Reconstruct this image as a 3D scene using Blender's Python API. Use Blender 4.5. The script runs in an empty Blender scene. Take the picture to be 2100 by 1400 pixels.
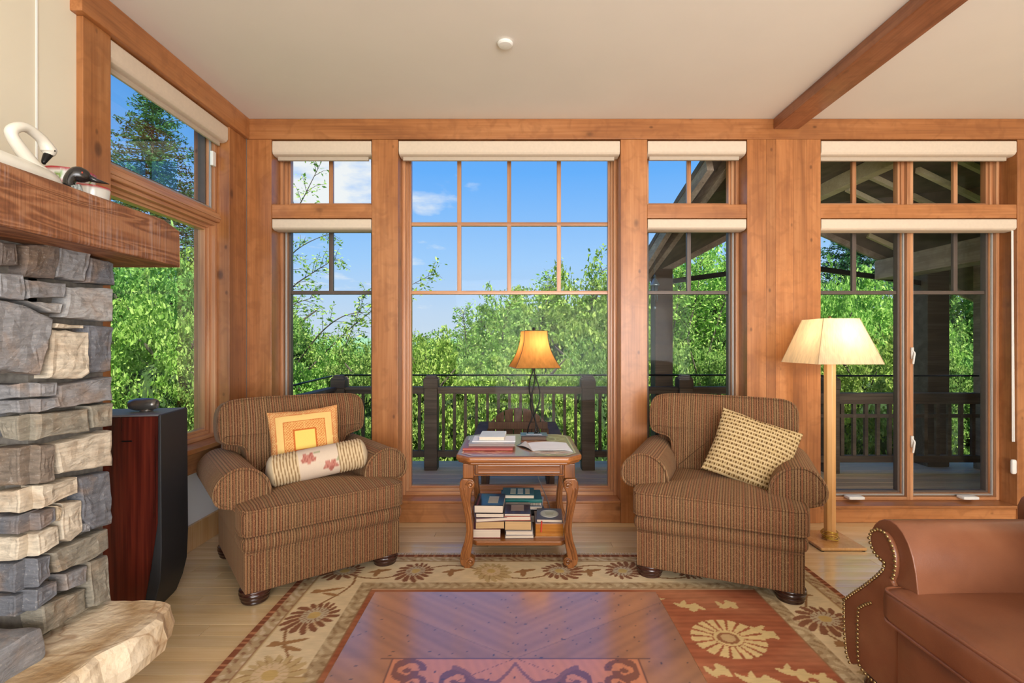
import bpy, bmesh, math, random
import numpy as np
from mathutils import Vector, Matrix, noise
random.seed(7); np.random.seed(7)
PI = math.pi
# ------------------------------------------------------------------ camera, world, sun, exposure
F = 1030.0; CX = 1057.0; CY = 705.0; EYE = 1.215
cam_d = bpy.data.cameras.new('camera'); cam = bpy.data.objects.new('camera', cam_d)
bpy.context.scene.collection.objects.link(cam)
cam.location = (0, 0, EYE); cam.rotation_euler = (PI/2, 0, 0)
cam_d.sensor_width = 36; cam_d.lens = F/2100*36
cam_d.shift_x = -(CX-1050)/2100; cam_d.shift_y = (CY-700)/2100
cam_d.clip_start = .02; cam_d.clip_end = 500
bpy.context.scene.camera = cam
sc = bpy.context.scene
sc.view_settings.view_transform = 'Standard'; sc.view_settings.look = 'None'
sc.view_settings.gamma = 1; sc.view_settings.use_curve_mapping = False
sc.view_settings.exposure = 0.0

def lin(r, g, b):
    def f(c):
        c /= 255.0
        return c/12.92 if c <= .04045 else ((c+.055)/1.055)**2.4
    return (f(r), f(g), f(b), 1.0)

world = bpy.data.worlds.new('sky'); sc.world = world; world.use_nodes = True
wn = world.node_tree; wn.nodes.clear()
def N(nt, t, **kw):
    n = nt.nodes.new(t)
    for k, v in kw.items():
        if k.startswith('i_'): n.inputs[k[2:].replace('_', ' ')].default_value = v
        elif k.startswith('n_'): n.inputs[int(k[2:])].default_value = v
        else: setattr(n, k, v)
    return n
def ramp(nt, pts, fac=None, interp='LINEAR'):
    r = nt.nodes.new('ShaderNodeValToRGB'); r.color_ramp.interpolation = interp
    e = r.color_ramp.elements
    while len(e) < len(pts): e.new(.5)
    for i, (p, c) in enumerate(pts): e[i].position = p; e[i].color = c
    if fac is not None: nt.links.new(fac, r.inputs[0])
    return r
def mathn(nt, op, a, b=None, c=None, clamp=False):
    n = nt.nodes.new('ShaderNodeMath'); n.operation = op; n.use_clamp = clamp
    for i, v in enumerate((a, b, c)):
        if v is None: continue
        if isinstance(v, (int, float)): n.inputs[i].default_value = v
        else: nt.links.new(v, n.inputs[i])
    return n.outputs[0]
def mixc(nt, fac, a, b, mode='MIX'):
    n = nt.nodes.new('ShaderNodeMix'); n.data_type = 'RGBA'; n.blend_type = mode
    for k, v in ((0, fac), (6, a), (7, b)):
        if isinstance(v, (int, float, tuple)): n.inputs[k].default_value = v
        else: nt.links.new(v, n.inputs[k])
    return n.outputs[2]
def build_world():
    nt = wn; L = nt.links.new
    tc = N(nt, 'ShaderNodeTexCoord'); sp = N(nt, 'ShaderNodeSeparateXYZ'); L(tc.outputs['Generated'], sp.inputs[0])
    sky = ramp(nt, [(0, lin(206, 222, 240)), (.06, lin(196, 219, 246)), (.16, lin(162, 207, 255)), (.32, lin(106, 178, 255)), (.6, lin(68, 138, 242)), (1, lin(45, 100, 205))], mathn(nt, 'MAXIMUM', sp.outputs[2], 0.0))
    # clouds on a plane above
    zc = mathn(nt, 'ADD', mathn(nt, 'MAXIMUM', sp.outputs[2], 0.0), .12)
    cx = mathn(nt, 'DIVIDE', sp.outputs[0], zc); cy = mathn(nt, 'DIVIDE', sp.outputs[1], zc)
    cb = N(nt, 'ShaderNodeCombineXYZ'); L(cx, cb.inputs[0]); L(cy, cb.inputs[1])
    nz = N(nt, 'ShaderNodeTexNoise', i_Scale=1.6, i_Detail=7.0, i_Roughness=.55); L(cb.outputs[0], nz.inputs['Vector'])
    # a bank of cumulus low in the north-west
    vd = N(nt, 'ShaderNodeVectorMath', operation='DISTANCE'); L(tc.outputs['Generated'], vd.inputs[0]); vd.inputs[1].default_value = Vector((-.31, .90, .325)).normalized()[:]
    bank = mathn(nt, 'SUBTRACT', .175, mathn(nt, 'MULTIPLY', vd.outputs['Value'], .95))
    cov = mathn(nt, 'ADD', nz.outputs[0], mathn(nt, 'MAXIMUM', bank, -.15))
    m = ramp(nt, [(.53, (0, 0, 0, 1)), (.68, (1, 1, 1, 1))], cov)
    col = mixc(nt, m.outputs[0], sky.outputs[0], lin(243, 246, 250))
    low = mathn(nt, 'LESS_THAN', sp.outputs[2], -.01)
    col = mixc(nt, low, col, lin(70, 95, 50))
    bg = N(nt, 'ShaderNodeBackground', i_Strength=1.0); L(col, bg.inputs[0])
    out = N(nt, 'ShaderNodeOutputWorld'); L(bg.outputs[0], out.inputs[0])
build_world()

sun_d = bpy.data.lights.new('sun', 'SUN'); sun = bpy.data.objects.new('sun', sun_d); sc.collection.objects.link(sun)
sun_d.energy = 10.0; sun_d.angle = .02; sun_d.color = (1, .95, .86)
sun.rotation_euler = Vector((-.24, .40, -1.0)).to_track_quat('-Z', 'Y').to_euler()   # high, from behind the house

def area(name, loc, tgt, sx, sy, power, col):
    d = bpy.data.lights.new(name, 'AREA'); d.shape = 'RECTANGLE'; d.size = sx; d.size_y = sy; d.energy = power; d.color = col
    o = bpy.data.objects.new(name, d); sc.collection.objects.link(o); o.location = loc
    o.rotation_euler = (Vector(tgt)-Vector(loc)).to_track_quat('-Z', 'Y').to_euler()
    return o
area('rear_fill_light', (1.2, -3.6, 1.5), (.6, 3.4, 1.0), 5.0, 2.2, 245, (.985, .99, 1))  # added fill standing in for daylight; the rear wall has no window
area('bounce_light', (1.2, -1.6, 1.1), (1.0, .6, 2.74), 3.0, 2.0, 112, (.985, .99, 1))  # added light aimed upward to brighten the ceiling and room

# ------------------------------------------------------------------ mesh helpers
COL = sc.collection
def link(o, parent=None):
    COL.objects.link(o)
    if parent is not None: o.parent = parent
    return o
class MB:
    def __init__(s): s.v = []; s.f = []; s.mi = []
    def add(s, vs, fs, mi=0):
        b = len(s.v); s.v += [tuple(v) for v in vs]; s.f += [tuple(i+b for i in f) for f in fs]; s.mi += [mi]*len(fs); return s
    def box(s, x0, x1, y0, y1, z0, z1, mi=0, M=None):
        vs = [Vector((x, y, z)) for z in (z0, z1) for y in (y0, y1) for x in (x0, x1)]
        if M: vs = [M @ v for v in vs]
        return s.add(vs, [(0, 2, 3, 1), (4, 5, 7, 6), (0, 1, 5, 4), (2, 6, 7, 3), (0, 4, 6, 2), (1, 3, 7, 5)], mi)
    def bar(s, a, b, w, h, mi=0, up=(0, 0, 1)):
        a = Vector(a); b = Vector(b); d = (b-a); L = d.length; d.normalize()
        u = Vector(up); r = d.cross(u)
        if r.length < 1e-4: r = d.cross(Vector((1, 0, 0)))
        r.normalize(); u = r.cross(d)
        M = Matrix((r, d, u)).transposed().to_4x4(); M.translation = a
        return s.box(-w/2, w/2, 0, L, -h/2, h/2, mi, M)
    def tube(s, pts, r, n=8, mi=0, closed=False, flat=1.0, caps=True):
        P = [Vector(p) for p in pts]; m = len(P); rr = r if isinstance(r, (list, tuple)) else [r]*m
        T = []
        for i in range(m):
            a = P[(i-1) % m] if (closed or i > 0) else P[i]; b = P[(i+1) % m] if (closed or i < m-1) else P[i]
            T.append((b-a).normalized())
        ref = Vector((0, 0, 1)) if abs(T[0].z) < .9 else Vector((1, 0, 0))
        nrm = (ref - T[0]*ref.dot(T[0])).normalized(); vs = []
        for i in range(m):
            nrm = (nrm - T[i]*nrm.dot(T[i])).normalized(); bn = T[i].cross(nrm)
            for k in range(n):
                a = 2*PI*k/n; vs.append(P[i] + (nrm*math.cos(a)*flat + bn*math.sin(a))*rr[i])
        fs = []
        for i in range(m if closed else m-1):
            j = (i+1) % m
            for k in range(n):
                l = (k+1) % n; fs.append((i*n+k, i*n+l, j*n+l, j*n+k))
        if caps and not closed:
            fs.append(tuple(range(n))[::-1]); fs.append(tuple((m-1)*n+k for k in range(n)))
        return s.add(vs, fs, mi)
    def lathe(s, prof, c=(0, 0, 0), n=24, mi=0):
        vs = []; fs = []; m = len(prof)
        for r, z in prof:
            for k in range(n):
                a = 2*PI*k/n; vs.append((c[0]+r*math.cos(a), c[1]+r*math.sin(a), c[2]+z))
        for i in range(m-1):
            for k in range(n):
                l = (k+1) % n; fs.append((i*n+k, i*n+l, (i+1)*n+l, (i+1)*n+k))
        fs.append(tuple(range(n))[::-1]); fs.append(tuple((m-1)*n+k for k in range(n)))
        return s.add(vs, fs, mi)
    def prism(s, poly, a0, a1, axis='y', mi=0):
        n = len(poly)
        def p(u, w, t):
            return (u, t, w) if axis == 'y' else ((t, u, w) if axis == 'x' else (u, w, t))
        vs = [p(u, w, a0) for u, w in poly] + [p(u, w, a1) for u, w in poly]
        fs = [tuple(range(n)), tuple(range(2*n-1, n-1, -1))] + [(i, i+n, (i+1) % n+n, (i+1) % n) for i in range(n)]
        return s.add(vs, fs, mi)
    def puff(s, outline, z0, z1, r, crown=0, crown0=0, M=None, mi=0, inset=(.9, .75, .5, .25)):
        """cushion: outline (x,y) extruded z0..z1 with rounded edges of radius r and a crowned top"""
        O = [Vector((x, y)) for x, y in outline]; n = len(O)
        c = sum(O, Vector((0, 0)))/n
        area_ = sum(O[i].x*O[(i+1) % n].y-O[(i+1) % n].x*O[i].y for i in range(n))
        sg = 1 if area_ > 0 else -1; nor = []
        for i in range(n):
            t = (O[(i+1) % n]-O[i-1]).normalized(); nor.append(Vector((t.y, -t.x))*sg)
        rings = []
        for k in range(5):
            a = PI/2*k/4; rings.append(([O[i]-nor[i]*r*(1-math.sin(a)) for i in range(n)], z0+r*(1-math.cos(a))))
        for k in range(5):
            a = PI/2*k/4; rings.append(([O[i]-nor[i]*r*(1-math.cos(a)) for i in range(n)], z1-r*(1-math.sin(a))))
        top = rings[-1][0]; bot = rings[0][0]
        T = []
        for q in inset: T.append(([c+(p-c)*q for p in top], z1+crown*(1-q*q)))
        B = []
        for q in inset: B.append(([c+(p-c)*q for p in bot], z0-crown0*(1-q*q)))
        rings = B[::-1]+rings+T
        vs = [Vector((p.x, p.y, z)) for R, z in rings for p in R]
        m = len(rings); fs = []
        for i in range(m-1):
            for k in range(n):
                l = (k+1) % n; q = (i*n+k, i*n+l, (i+1)*n+l, (i+1)*n+k); fs.append(q if sg > 0 else q[::-1])
        cb = len(vs); vs.append(Vector((c.x, c.y, z0-crown0))); ct = len(vs); vs.append(Vector((c.x, c.y, z1+crown)))
        for k in range(n):
            l = (k+1) % n; a = (cb, l, k); b = (ct, (m-1)*n+k, (m-1)*n+l)
            fs.append(a if sg > 0 else a[::-1]); fs.append(b if sg > 0 else b[::-1])
        if M: vs = [M @ v for v in vs]
        return s.add(vs, fs, mi)
    def rbox(s, x0, x1, y0, y1, z0, z1, r, n=8, bulge=(0, 0, 0), M=None, mi=0):
        h = Vector(((x1-x0)/2, (y1-y0)/2, (z1-z0)/2)); c = Vector(((x1+x0)/2, (y1+y0)/2, (z1+z0)/2)); r = min(r, *h)
        T = []
        for i in range(n+1):
            t = -1+2*i/n; T.append(math.copysign(abs(t)**.6, t))
        for ax in range(3):
            for sg in (-1, 1):
                vs = []; u = (ax+1) % 3; w = (ax+2) % 3
                for a in T:
                    for b in T:
                        q = [0, 0, 0]; q[ax] = sg; q[u] = a; q[w] = b
                        p = Vector((q[0]*h.x, q[1]*h.y, q[2]*h.z))
                        inn = Vector([max(-(h[k]-r), min(h[k]-r, p[k])) for k in range(3)])
                        d = p-inn; d = d.normalized() if d.length > 1e-9 else Vector((0, 0, 0)); p = inn+d*r
                        for k in range(3):
                            a1, b1 = (k+1) % 3, (k+2) % 3
                            p[k] += bulge[k]*(p[k]/h[k])*(1-min(1, abs(p[a1]/h[a1]))**2.2)*(1-min(1, abs(p[b1]/h[b1]))**2.2)
                        p += c; vs.append(M @ p if M else p)
                fs = []
                for i in range(n):
                    for j in range(n):
                        q = (i*(n+1)+j, (i+1)*(n+1)+j, (i+1)*(n+1)+j+1, i*(n+1)+j+1); fs.append(q if sg > 0 else q[::-1])
                s.add(vs, fs, mi)
        return s
    def mesh(s, name, mats, smooth=False, weld=False):
        me = bpy.data.meshes.new(name); me.from_pydata([tuple(v) for v in s.v], [], s.f)
        if not isinstance(mats, (list, tuple)): mats = [mats]
        for m in mats: me.materials.append(m)
        if any(s.mi): me.polygons.foreach_set('material_index', s.mi)
        if weld:
            bm = bmesh.new(); bm.from_mesh(me); bmesh.ops.remove_doubles(bm, verts=bm.verts, dist=1e-5); bm.to_mesh(me); bm.free()
        if smooth: me.polygons.foreach_set('use_smooth', [True]*len(me.polygons))
        me.update(); return me
    def build(s, name, mats, parent=None, smooth=False, bev=0, seg=2, weld=False, angle=35):
        me = s.mesh(name, mats, smooth or bev > 0, weld); o = link(bpy.data.objects.new(name, me), parent)
        if bev > 0:
            m = o.modifiers.new('bevel', 'BEVEL'); m.width = bev; m.segments = seg; m.limit_method = 'ANGLE'; m.angle_limit = math.radians(30); m.harden_normals = False
            w = o.modifiers.new('wn', 'WEIGHTED_NORMAL'); w.keep_sharp = True
        return o
def tag(o, label, cat=None, group=None, kind=None):
    if label: o['label'] = label
    if cat: o['category'] = cat
    if group: o['group'] = group
    if kind: o['kind'] = kind
    return o
def thing(name, label, cat, loc=(0, 0, 0), rz=0, group=None):
    o = bpy.data.objects.new(name, None); o.empty_display_size = .05; COL.objects.link(o); o.location = loc; o.rotation_euler = (0, 0, rz)
    return tag(o, label, cat, group)
def struct(name, label=None):
    o = bpy.data.objects.new(name, None); o.empty_display_size = .05; COL.objects.link(o); o['kind'] = 'structure'
    if label: o['label'] = label
    return o
def at(px, py, Y): return Vector(((px-CX)*Y/F, Y, EYE-(py-CY)*Y/F))
def chaikin(P, it=2):
    for _ in range(it):
        Q = []
        for i in range(len(P)):
            a = P[i]; b = P[(i+1) % len(P)]
            Q.append((a[0]*.75+b[0]*.25, a[1]*.75+b[1]*.25)); Q.append((a[0]*.25+b[0]*.75, a[1]*.25+b[1]*.75))
        P = Q
    return P
def subdiv_poly(P, d):
    Q = []
    for i in range(len(P)):
        a = P[i]; b = P[(i+1) % len(P)]; n = max(1, int(math.hypot(b[0]-a[0], b[1]-a[1])/d))
        for k in range(n): Q.append((a[0]+(b[0]-a[0])*k/n, a[1]+(b[1]-a[1])*k/n))
    return Q
def catmull(P, n=8):
    P = [Vector(p) for p in P]; Q = []
    for i in range(len(P)-1):
        p0 = P[max(0, i-1)]; p1 = P[i]; p2 = P[i+1]; p3 = P[min(len(P)-1, i+2)]
        for k in range(n):
            t = k/n; Q.append(.5*((2*p1)+(p2-p0)*t+(2*p0-5*p1+4*p2-p3)*t*t+(3*p1-p0-3*p2+p3)*t**3))
    Q.append(P[-1]); return Q

# ------------------------------------------------------------------ materials
def newmat(name):
    m = bpy.data.materials.new(name); m.use_nodes = True; nt = m.node_tree; nt.nodes.clear()
    b = N(nt, 'ShaderNodeBsdfPrincipled'); o = N(nt, 'ShaderNodeOutputMaterial'); nt.links.new(b.outputs[0], o.inputs[0])
    return m, nt, b
def bump(nt, b, h, strength=.3, dist=.002):
    n = N(nt, 'ShaderNodeBump', i_Strength=strength, i_Distance=dist); nt.links.new(h, n.inputs['Height']); nt.links.new(n.outputs[0], b.inputs['Normal'])
def plain(name, c, rough=.6, metal=0, noise_amt=.08, scale=30, bmp=0, spec=.5, coat=0):
    m, nt, b = newmat(name); L = nt.links.new
    tc = N(nt, 'ShaderNodeTexCoord'); nz = N(nt, 'ShaderNodeTexNoise', i_Scale=scale, i_Detail=4.0); L(tc.outputs['Object'], nz.inputs['Vector'])
    d = tuple(x*(1-noise_amt*2) for x in c[:3])+(1,); e = tuple(min(1, x*(1+noise_amt)) for x in c[:3])+(1,)
    r = ramp(nt, [(.3, d), (.7, e)], nz.outputs[0]); L(r.outputs[0], b.inputs['Base Color'])
    b.inputs['Roughness'].default_value = rough; b.inputs['Metallic'].default_value = metal; b.inputs['Specular IOR Level'].default_value = spec
    b.inputs['Coat Weight'].default_value = coat; b.inputs['Coat Roughness'].default_value = .1
    if bmp: bump(nt, b, nz.outputs[0], bmp)
    return m
def wood(name, ax, dark, mid, light, rough=.35, knots=True, grain=1.0, scale=1.0, coat=.15, contrast=1.0):
    m, nt, b = newmat(name); L = nt.links.new
    tc = N(nt, 'ShaderNodeTexCoord'); oi = N(nt, 'ShaderNodeObjectInfo')
    rv = N(nt, 'ShaderNodeVectorMath', operation='SCALE'); cb = N(nt, 'ShaderNodeCombineXYZ')
    L(oi.outputs['Random'], cb.inputs[0]); L(oi.outputs['Random'], cb.inputs[1]); L(oi.outputs['Random'], cb.inputs[2]); L(cb.outputs[0], rv.inputs[0]); rv.inputs['Scale'].default_value = 37.0
    ad = N(nt, 'ShaderNodeVectorMath', operation='ADD'); L(tc.outputs['Object'], ad.inputs[0]); L(rv.outputs[0], ad.inputs[1])
    mp = N(nt, 'ShaderNodeMapping'); s = [7*scale]*3; s[ax] = .9*scale; mp.inputs['Scale'].default_value = s; L(ad.outputs[0], mp.inputs[0])
    n1 = N(nt, 'ShaderNodeTexNoise', i_Scale=1.3, i_Detail=3.0, i_Distortion=.6); L(mp.outputs[0], n1.inputs['Vector'])
    mp2 = N(nt, 'ShaderNodeMapping'); s = [95*scale]*3; s[ax] = 2.2*scale; mp2.inputs['Scale'].default_value = s; L(ad.outputs[0], mp2.inputs[0])
    n2 = N(nt, 'ShaderNodeTexNoise', i_Scale=1.0, i_Detail=3.0); L(mp2.outputs[0], n2.inputs['Vector'])
    f = mathn(nt, 'ADD', mathn(nt, 'MULTIPLY', n1.outputs[0], .62), mathn(nt, 'MULTIPLY', n2.outputs[0], .38*grain))
    r = ramp(nt, [(.5-.2/contrast, dark), (.5, mid), (.5+.18/contrast, light)], f)
    col = r.outputs[0]
    if knots:
        mp3 = N(nt, 'ShaderNodeMapping'); s = [3.6]*3; s[ax] = 2.2; mp3.inputs['Scale'].default_value = s; L(ad.outputs[0], mp3.inputs[0])
        vo = N(nt, 'ShaderNodeTexVoronoi', i_Scale=1.0); L(mp3.outputs[0], vo.inputs['Vector'])
        vo2 = N(nt, 'ShaderNodeTexVoronoi', i_Scale=2.3); L(mp3.outputs[0], vo2.inputs['Vector']); k2 = ramp(nt, [(.0, (1, 1, 1, 1)), (.06, (.5, .5, .5, 1)), (.09, (0, 0, 0, 1))], vo2.outputs['Distance'])
        fg = N(nt, 'ShaderNodeTexNoise', i_Scale=11.0, i_Detail=2.0, i_Distortion=1.0); L(ad.outputs[0], fg.inputs['Vector']); col = mixc(nt, mathn(nt, 'MULTIPLY', ramp(nt, [(.48, (0, 0, 0, 1)), (.66, (1, 1, 1, 1))], fg.outputs[0]).outputs[0], .4), col, dark); col = mixc(nt, mathn(nt, 'MULTIPLY', k2.outputs[0], .75), col, tuple(x*.2 for x in dark[:3])+(1,))
        k = ramp(nt, [(.0, (1, 1, 1, 1)), (.05, (.8, .8, .8, 1)), (.09, (.12, .12, .12, 1)), (.17, (0, 0, 0, 1))], vo.outputs['Distance'])
        col = mixc(nt, mathn(nt, 'MULTIPLY', k.outputs[0], .8), col, tuple(x*.22 for x in dark[:3])+(1,))
    hv = mathn(nt, 'ADD', mathn(nt, 'MULTIPLY', oi.outputs['Random'], .22), .89)
    hs = N(nt, 'ShaderNodeHueSaturation'); L(col, hs.inputs['Color']); L(hv, hs.inputs['Value'])
    L(hs.outputs[0], b.inputs['Base Color']); b.inputs['Roughness'].default_value = rough
    b.inputs['Coat Weight'].default_value = coat; b.inputs['Coat Roughness'].default_value = .15
    bump(nt, b, n2.outputs[0], .12, .001)
    return m
WA = (lin(138, 84, 45), lin(171, 110, 62), lin(190, 130, 80))
alder = [wood('alder_%s' % 'xyz'[a], a, *WA) for a in range(3)]
SA = (lin(150, 96, 60), lin(190, 134, 92), lin(212, 162, 120))
sashw = [wood('sash_wood_%s' % 'xyz'[a], a, *SA, knots=False, rough=.3) for a in range(3)]
M_maple = wood('maple_floor', 0, lin(206, 172, 124), lin(226, 198, 152), lin(240, 218, 178), rough=.2, knots=False, coat=.7, contrast=.8)
M_beam = wood('ceiling_beam_wood', 1, lin(118, 68, 40), lin(156, 98, 64), lin(176, 118, 80))
M_deck = wood('deck_board_wood', 0, lin(200, 168, 134), lin(222, 190, 154), lin(236, 206, 172), rough=.6, knots=False, coat=0)
M_rail = wood('dark_rail_wood', 0, lin(60, 48, 38), lin(92, 74, 60), lin(116, 98, 82), rough=.7, knots=False, coat=0)
M_roofw = wood('porch_timber', 1, lin(140, 122, 108), lin(176, 156, 140), lin(198, 180, 162), rough=.7, knots=True, coat=0)
M_raft = wood('porch_rafter_wood', 0, lin(206, 184, 146), lin(226, 206, 170), lin(240, 224, 194), rough=.7, knots=False, coat=0)
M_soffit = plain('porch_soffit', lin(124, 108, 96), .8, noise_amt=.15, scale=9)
M_table = wood('honey_carved_wood', 2, lin(80, 44, 20), lin(134, 82, 42), lin(166, 108, 60), rough=.28, knots=False, coat=.4, contrast=1.1)
M_tablex = wood('honey_carved_wood_rail', 0, lin(92, 50, 22), lin(142, 86, 44), lin(172, 112, 62), rough=.28, knots=False, coat=.4)
M_lampw = wood('lamp_birch', 2, lin(196, 140, 80), lin(214, 162, 102), lin(228, 182, 126), rough=.25, knots=False, coat=.4)
M_foot = wood('dark_cherry_foot', 0, lin(34, 16, 12), lin(54, 26, 20), lin(74, 38, 30), rough=.25, knots=False, coat=.6)
M_rosew = wood('rosewood_veneer', 2, lin(38, 12, 8), lin(80, 28, 20), lin(112, 44, 30), rough=.25, knots=False, coat=.4, contrast=1.3)
M_mantel = None
M_ceil = plain('ceiling_paint', lin(232, 226, 217), .9, noise_amt=.01, scale=3)
M_wall = plain('cream_wall_paint', lin(228, 219, 196), .8, noise_amt=.01, scale=3)
M_wall2 = plain('white_wall_paint', lin(232, 228, 220), .8, noise_amt=.01, scale=3)
M_blind = plain('blind_fabric', lin(218, 200, 178), .7, noise_amt=.02, scale=60)
M_blindd = plain('blind_hem', lin(188, 172, 152), .6, noise_amt=.02, scale=60)
M_alu = plain('grey_aluminium', lin(170, 166, 160), .4, .3, .02)
M_bronze = plain('bronze_sash', lin(96, 84, 76), .45, .2, .03)
M_white = plain('white_plastic', lin(236, 234, 228), .4, noise_amt=.01)
M_black = plain('black_metal', lin(22, 20, 20), .4, .4, .05)
M_blk = plain('black_baffle', lin(34, 36, 40), .55, 0, .05)
M_grey = plain('dark_grey_top', lin(112, 112, 114), .5, 0, .05)
M_silver = plain('silver_tweeter', lin(120, 118, 114), .3, .7, .03)
M_brass = plain('antique_brass', lin(150, 128, 84), .32, .85, .1, 60)
M_brassy = plain('yellow_brass', lin(214, 178, 78), .25, .6, .1, 60)
M_mortar = plain('mortar', lin(116, 110, 102), .95, 0, .15, 60, .4)
M_page = None
def glassmat():
    m = bpy.data.materials.new('window_glass'); m.use_nodes = True; nt = m.node_tree; nt.nodes.clear(); L = nt.links.new
    t = N(nt, 'ShaderNodeBsdfTransparent'); t.inputs[0].default_value = (.985, .995, .985, 1); g = N(nt, 'ShaderNodeBsdfGlossy', i_Roughness=.0)
    fr = N(nt, 'ShaderNodeFresnel', i_IOR=1.35); f = mathn(nt, 'MULTIPLY', fr.outputs[0], .16)
    mx = N(nt, 'ShaderNodeMixShader'); L(f, mx.inputs[0]); L(t.outputs[0], mx.inputs[1]); L(g.outputs[0], mx.inputs[2])
    o = N(nt, 'ShaderNodeOutputMaterial'); L(mx.outputs[0], o.inputs[0]); return m
M_glass = glassmat()
def tweed():
    m, nt, b = newmat('striped_tweed'); L = nt.links.new
    tc = N(nt, 'ShaderNodeTexCoord'); sp = N(nt, 'ShaderNodeSeparateXYZ'); L(tc.outputs['Object'], sp.inputs[0]); sn = N(nt, 'ShaderNodeSeparateXYZ'); L(tc.outputs['Normal'], sn.inputs[0])
    side = mathn(nt, 'GREATER_THAN', mathn(nt, 'ABSOLUTE', sn.outputs[0]), .62)
    u = nt.nodes.new('ShaderNodeMix'); L(side, u.inputs[0]); L(sp.outputs[0], u.inputs[2]); L(sp.outputs[1], u.inputs[3]); u = u.outputs[0]
    cb = N(nt, 'ShaderNodeCombineXYZ'); L(mathn(nt, 'MULTIPLY', u, 78.0), cb.inputs[0])
    wob = N(nt, 'ShaderNodeTexNoise', i_Scale=3.0, i_Detail=1.0); L(tc.outputs['Object'], wob.inputs['Vector'])
    L(mathn(nt, 'MULTIPLY', wob.outputs[0], .0), cb.inputs[1])
    st = N(nt, 'ShaderNodeTexNoise', i_Scale=1.0, i_Detail=1.0, i_Roughness=.9); L(cb.outputs[0], st.inputs['Vector'])
    r = ramp(nt, [(.30, lin(82, 60, 42)), (.40, lin(130, 100, 70)), (.47, lin(124, 66, 44)), (.53, lin(150, 116, 82)), (.6, lin(104, 82, 52)), (.68, lin(168, 136, 102))], st.outputs[0])
    # dark rib lines
    rib = mathn(nt, 'SINE', mathn(nt, 'MULTIPLY', u, 2*PI*78))
    dk = mathn(nt, 'MULTIPLY', mathn(nt, 'GREATER_THAN', rib, .35), .72)
    c1 = mixc(nt, dk, r.outputs[0], lin(52, 34, 22))
    nz = N(nt, 'ShaderNodeTexNoise', i_Scale=330.0, i_Detail=2.0); L(tc.outputs['Object'], nz.inputs['Vector'])
    sp2 = ramp(nt, [(.55, (0, 0, 0, 1)), (.72, (1, 1, 1, 1))], nz.outputs[0])
    c2 = mixc(nt, mathn(nt, 'MULTIPLY', sp2.outputs[0], .55), c1, lin(186, 150, 108))
    sp3 = ramp(nt, [(.28, (1, 1, 1, 1)), (.42, (0, 0, 0, 1))], nz.outputs[0])
    c3 = mixc(nt, mathn(nt, 'MULTIPLY', sp3.outputs[0], .5), c2, lin(60, 36, 24))
    L(c3, b.inputs['Base Color']); b.inputs['Roughness'].default_value = .9; b.inputs['Specular IOR Level'].default_value = .15
    b.inputs['Sheen Weight'].default_value = .25; b.inputs['Sheen Tint'].default_value = lin(220, 180, 140)
    bump(nt, b, mathn(nt, 'ADD', nz.outputs[0], mathn(nt, 'MULTIPLY', rib, -.25)), .5, .002)
    return m
M_tweed = tweed()
def leather():
    m, nt, b = newmat('cognac_leather'); L = nt.links.new
    tc = N(nt, 'ShaderNodeTexCoord'); n1 = N(nt, 'ShaderNodeTexNoise', i_Scale=3.0, i_Detail=4.0); L(tc.outputs['Object'], n1.inputs['Vector'])
    r = ramp(nt, [(.3, lin(106, 62, 42)), (.55, lin(134, 84, 58)), (.75, lin(158, 106, 76))], n1.outputs[0]); L(r.outputs[0], b.inputs['Base Color'])
    vo = N(nt, 'ShaderNodeTexVoronoi', i_Scale=260.0); L(tc.outputs['Object'], vo.inputs['Vector'])
    b.inputs['Roughness'].default_value = .33; b.inputs['Specular IOR Level'].default_value = .55
    n2 = N(nt, 'ShaderNodeTexNoise', i_Scale=9.0, i_Detail=5.0, i_Distortion=1.5); L(tc.outputs['Object'], n2.inputs['Vector'])
    bump(nt, b, mathn(nt, 'ADD', mathn(nt, 'MULTIPLY', vo.outputs['Distance'], .12), n2.outputs[0]), .35, .003)
    return m
M_leather = leather()
def vcol(name, rough=.9, noise_amt=.12, scale=(200, 30, 30), spec=.2, coat=0, bmp=.3):
    m, nt, b = newmat(name); L = nt.links.new
    a = N(nt, 'ShaderNodeAttribute', attribute_name='pattern'); tc = N(nt, 'ShaderNodeTexCoord'); mp = N(nt, 'ShaderNodeMapping'); mp.inputs['Scale'].default_value = scale; L(tc.outputs['Object'], mp.inputs[0])
    nz = N(nt, 'ShaderNodeTexNoise', i_Scale=1.0, i_Detail=4.0); L(mp.outputs[0], nz.inputs['Vector'])
    v = mathn(nt, 'ADD', mathn(nt, 'MULTIPLY', nz.outputs[0], noise_amt*2), 1-noise_amt)
    hs = N(nt, 'ShaderNodeHueSaturation'); L(a.outputs['Color'], hs.inputs['Color']); L(v, hs.inputs['Value']); L(hs.outputs[0], b.inputs['Base Color'])
    b.inputs['Roughness'].default_value = rough; b.inputs['Specular IOR Level'].default_value = spec; b.inputs['Coat Weight'].default_value = coat; b.inputs['Coat Roughness'].default_value = .16; b.inputs['Coat IOR'].default_value = 1.5+coat*.45
    bump(nt, b, nz.outputs[0], bmp, .002)
    return m
M_rug = vcol('rug_wool', .95, .16, (25, 160, 60), .05)
M_inlay = vcol('inlaid_veneer', .3, .1, (60, 60, 60), .5, 1.0, .08)
M_print = vcol('printed_cloth', .85, .06, (220, 220, 220), .1)
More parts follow.
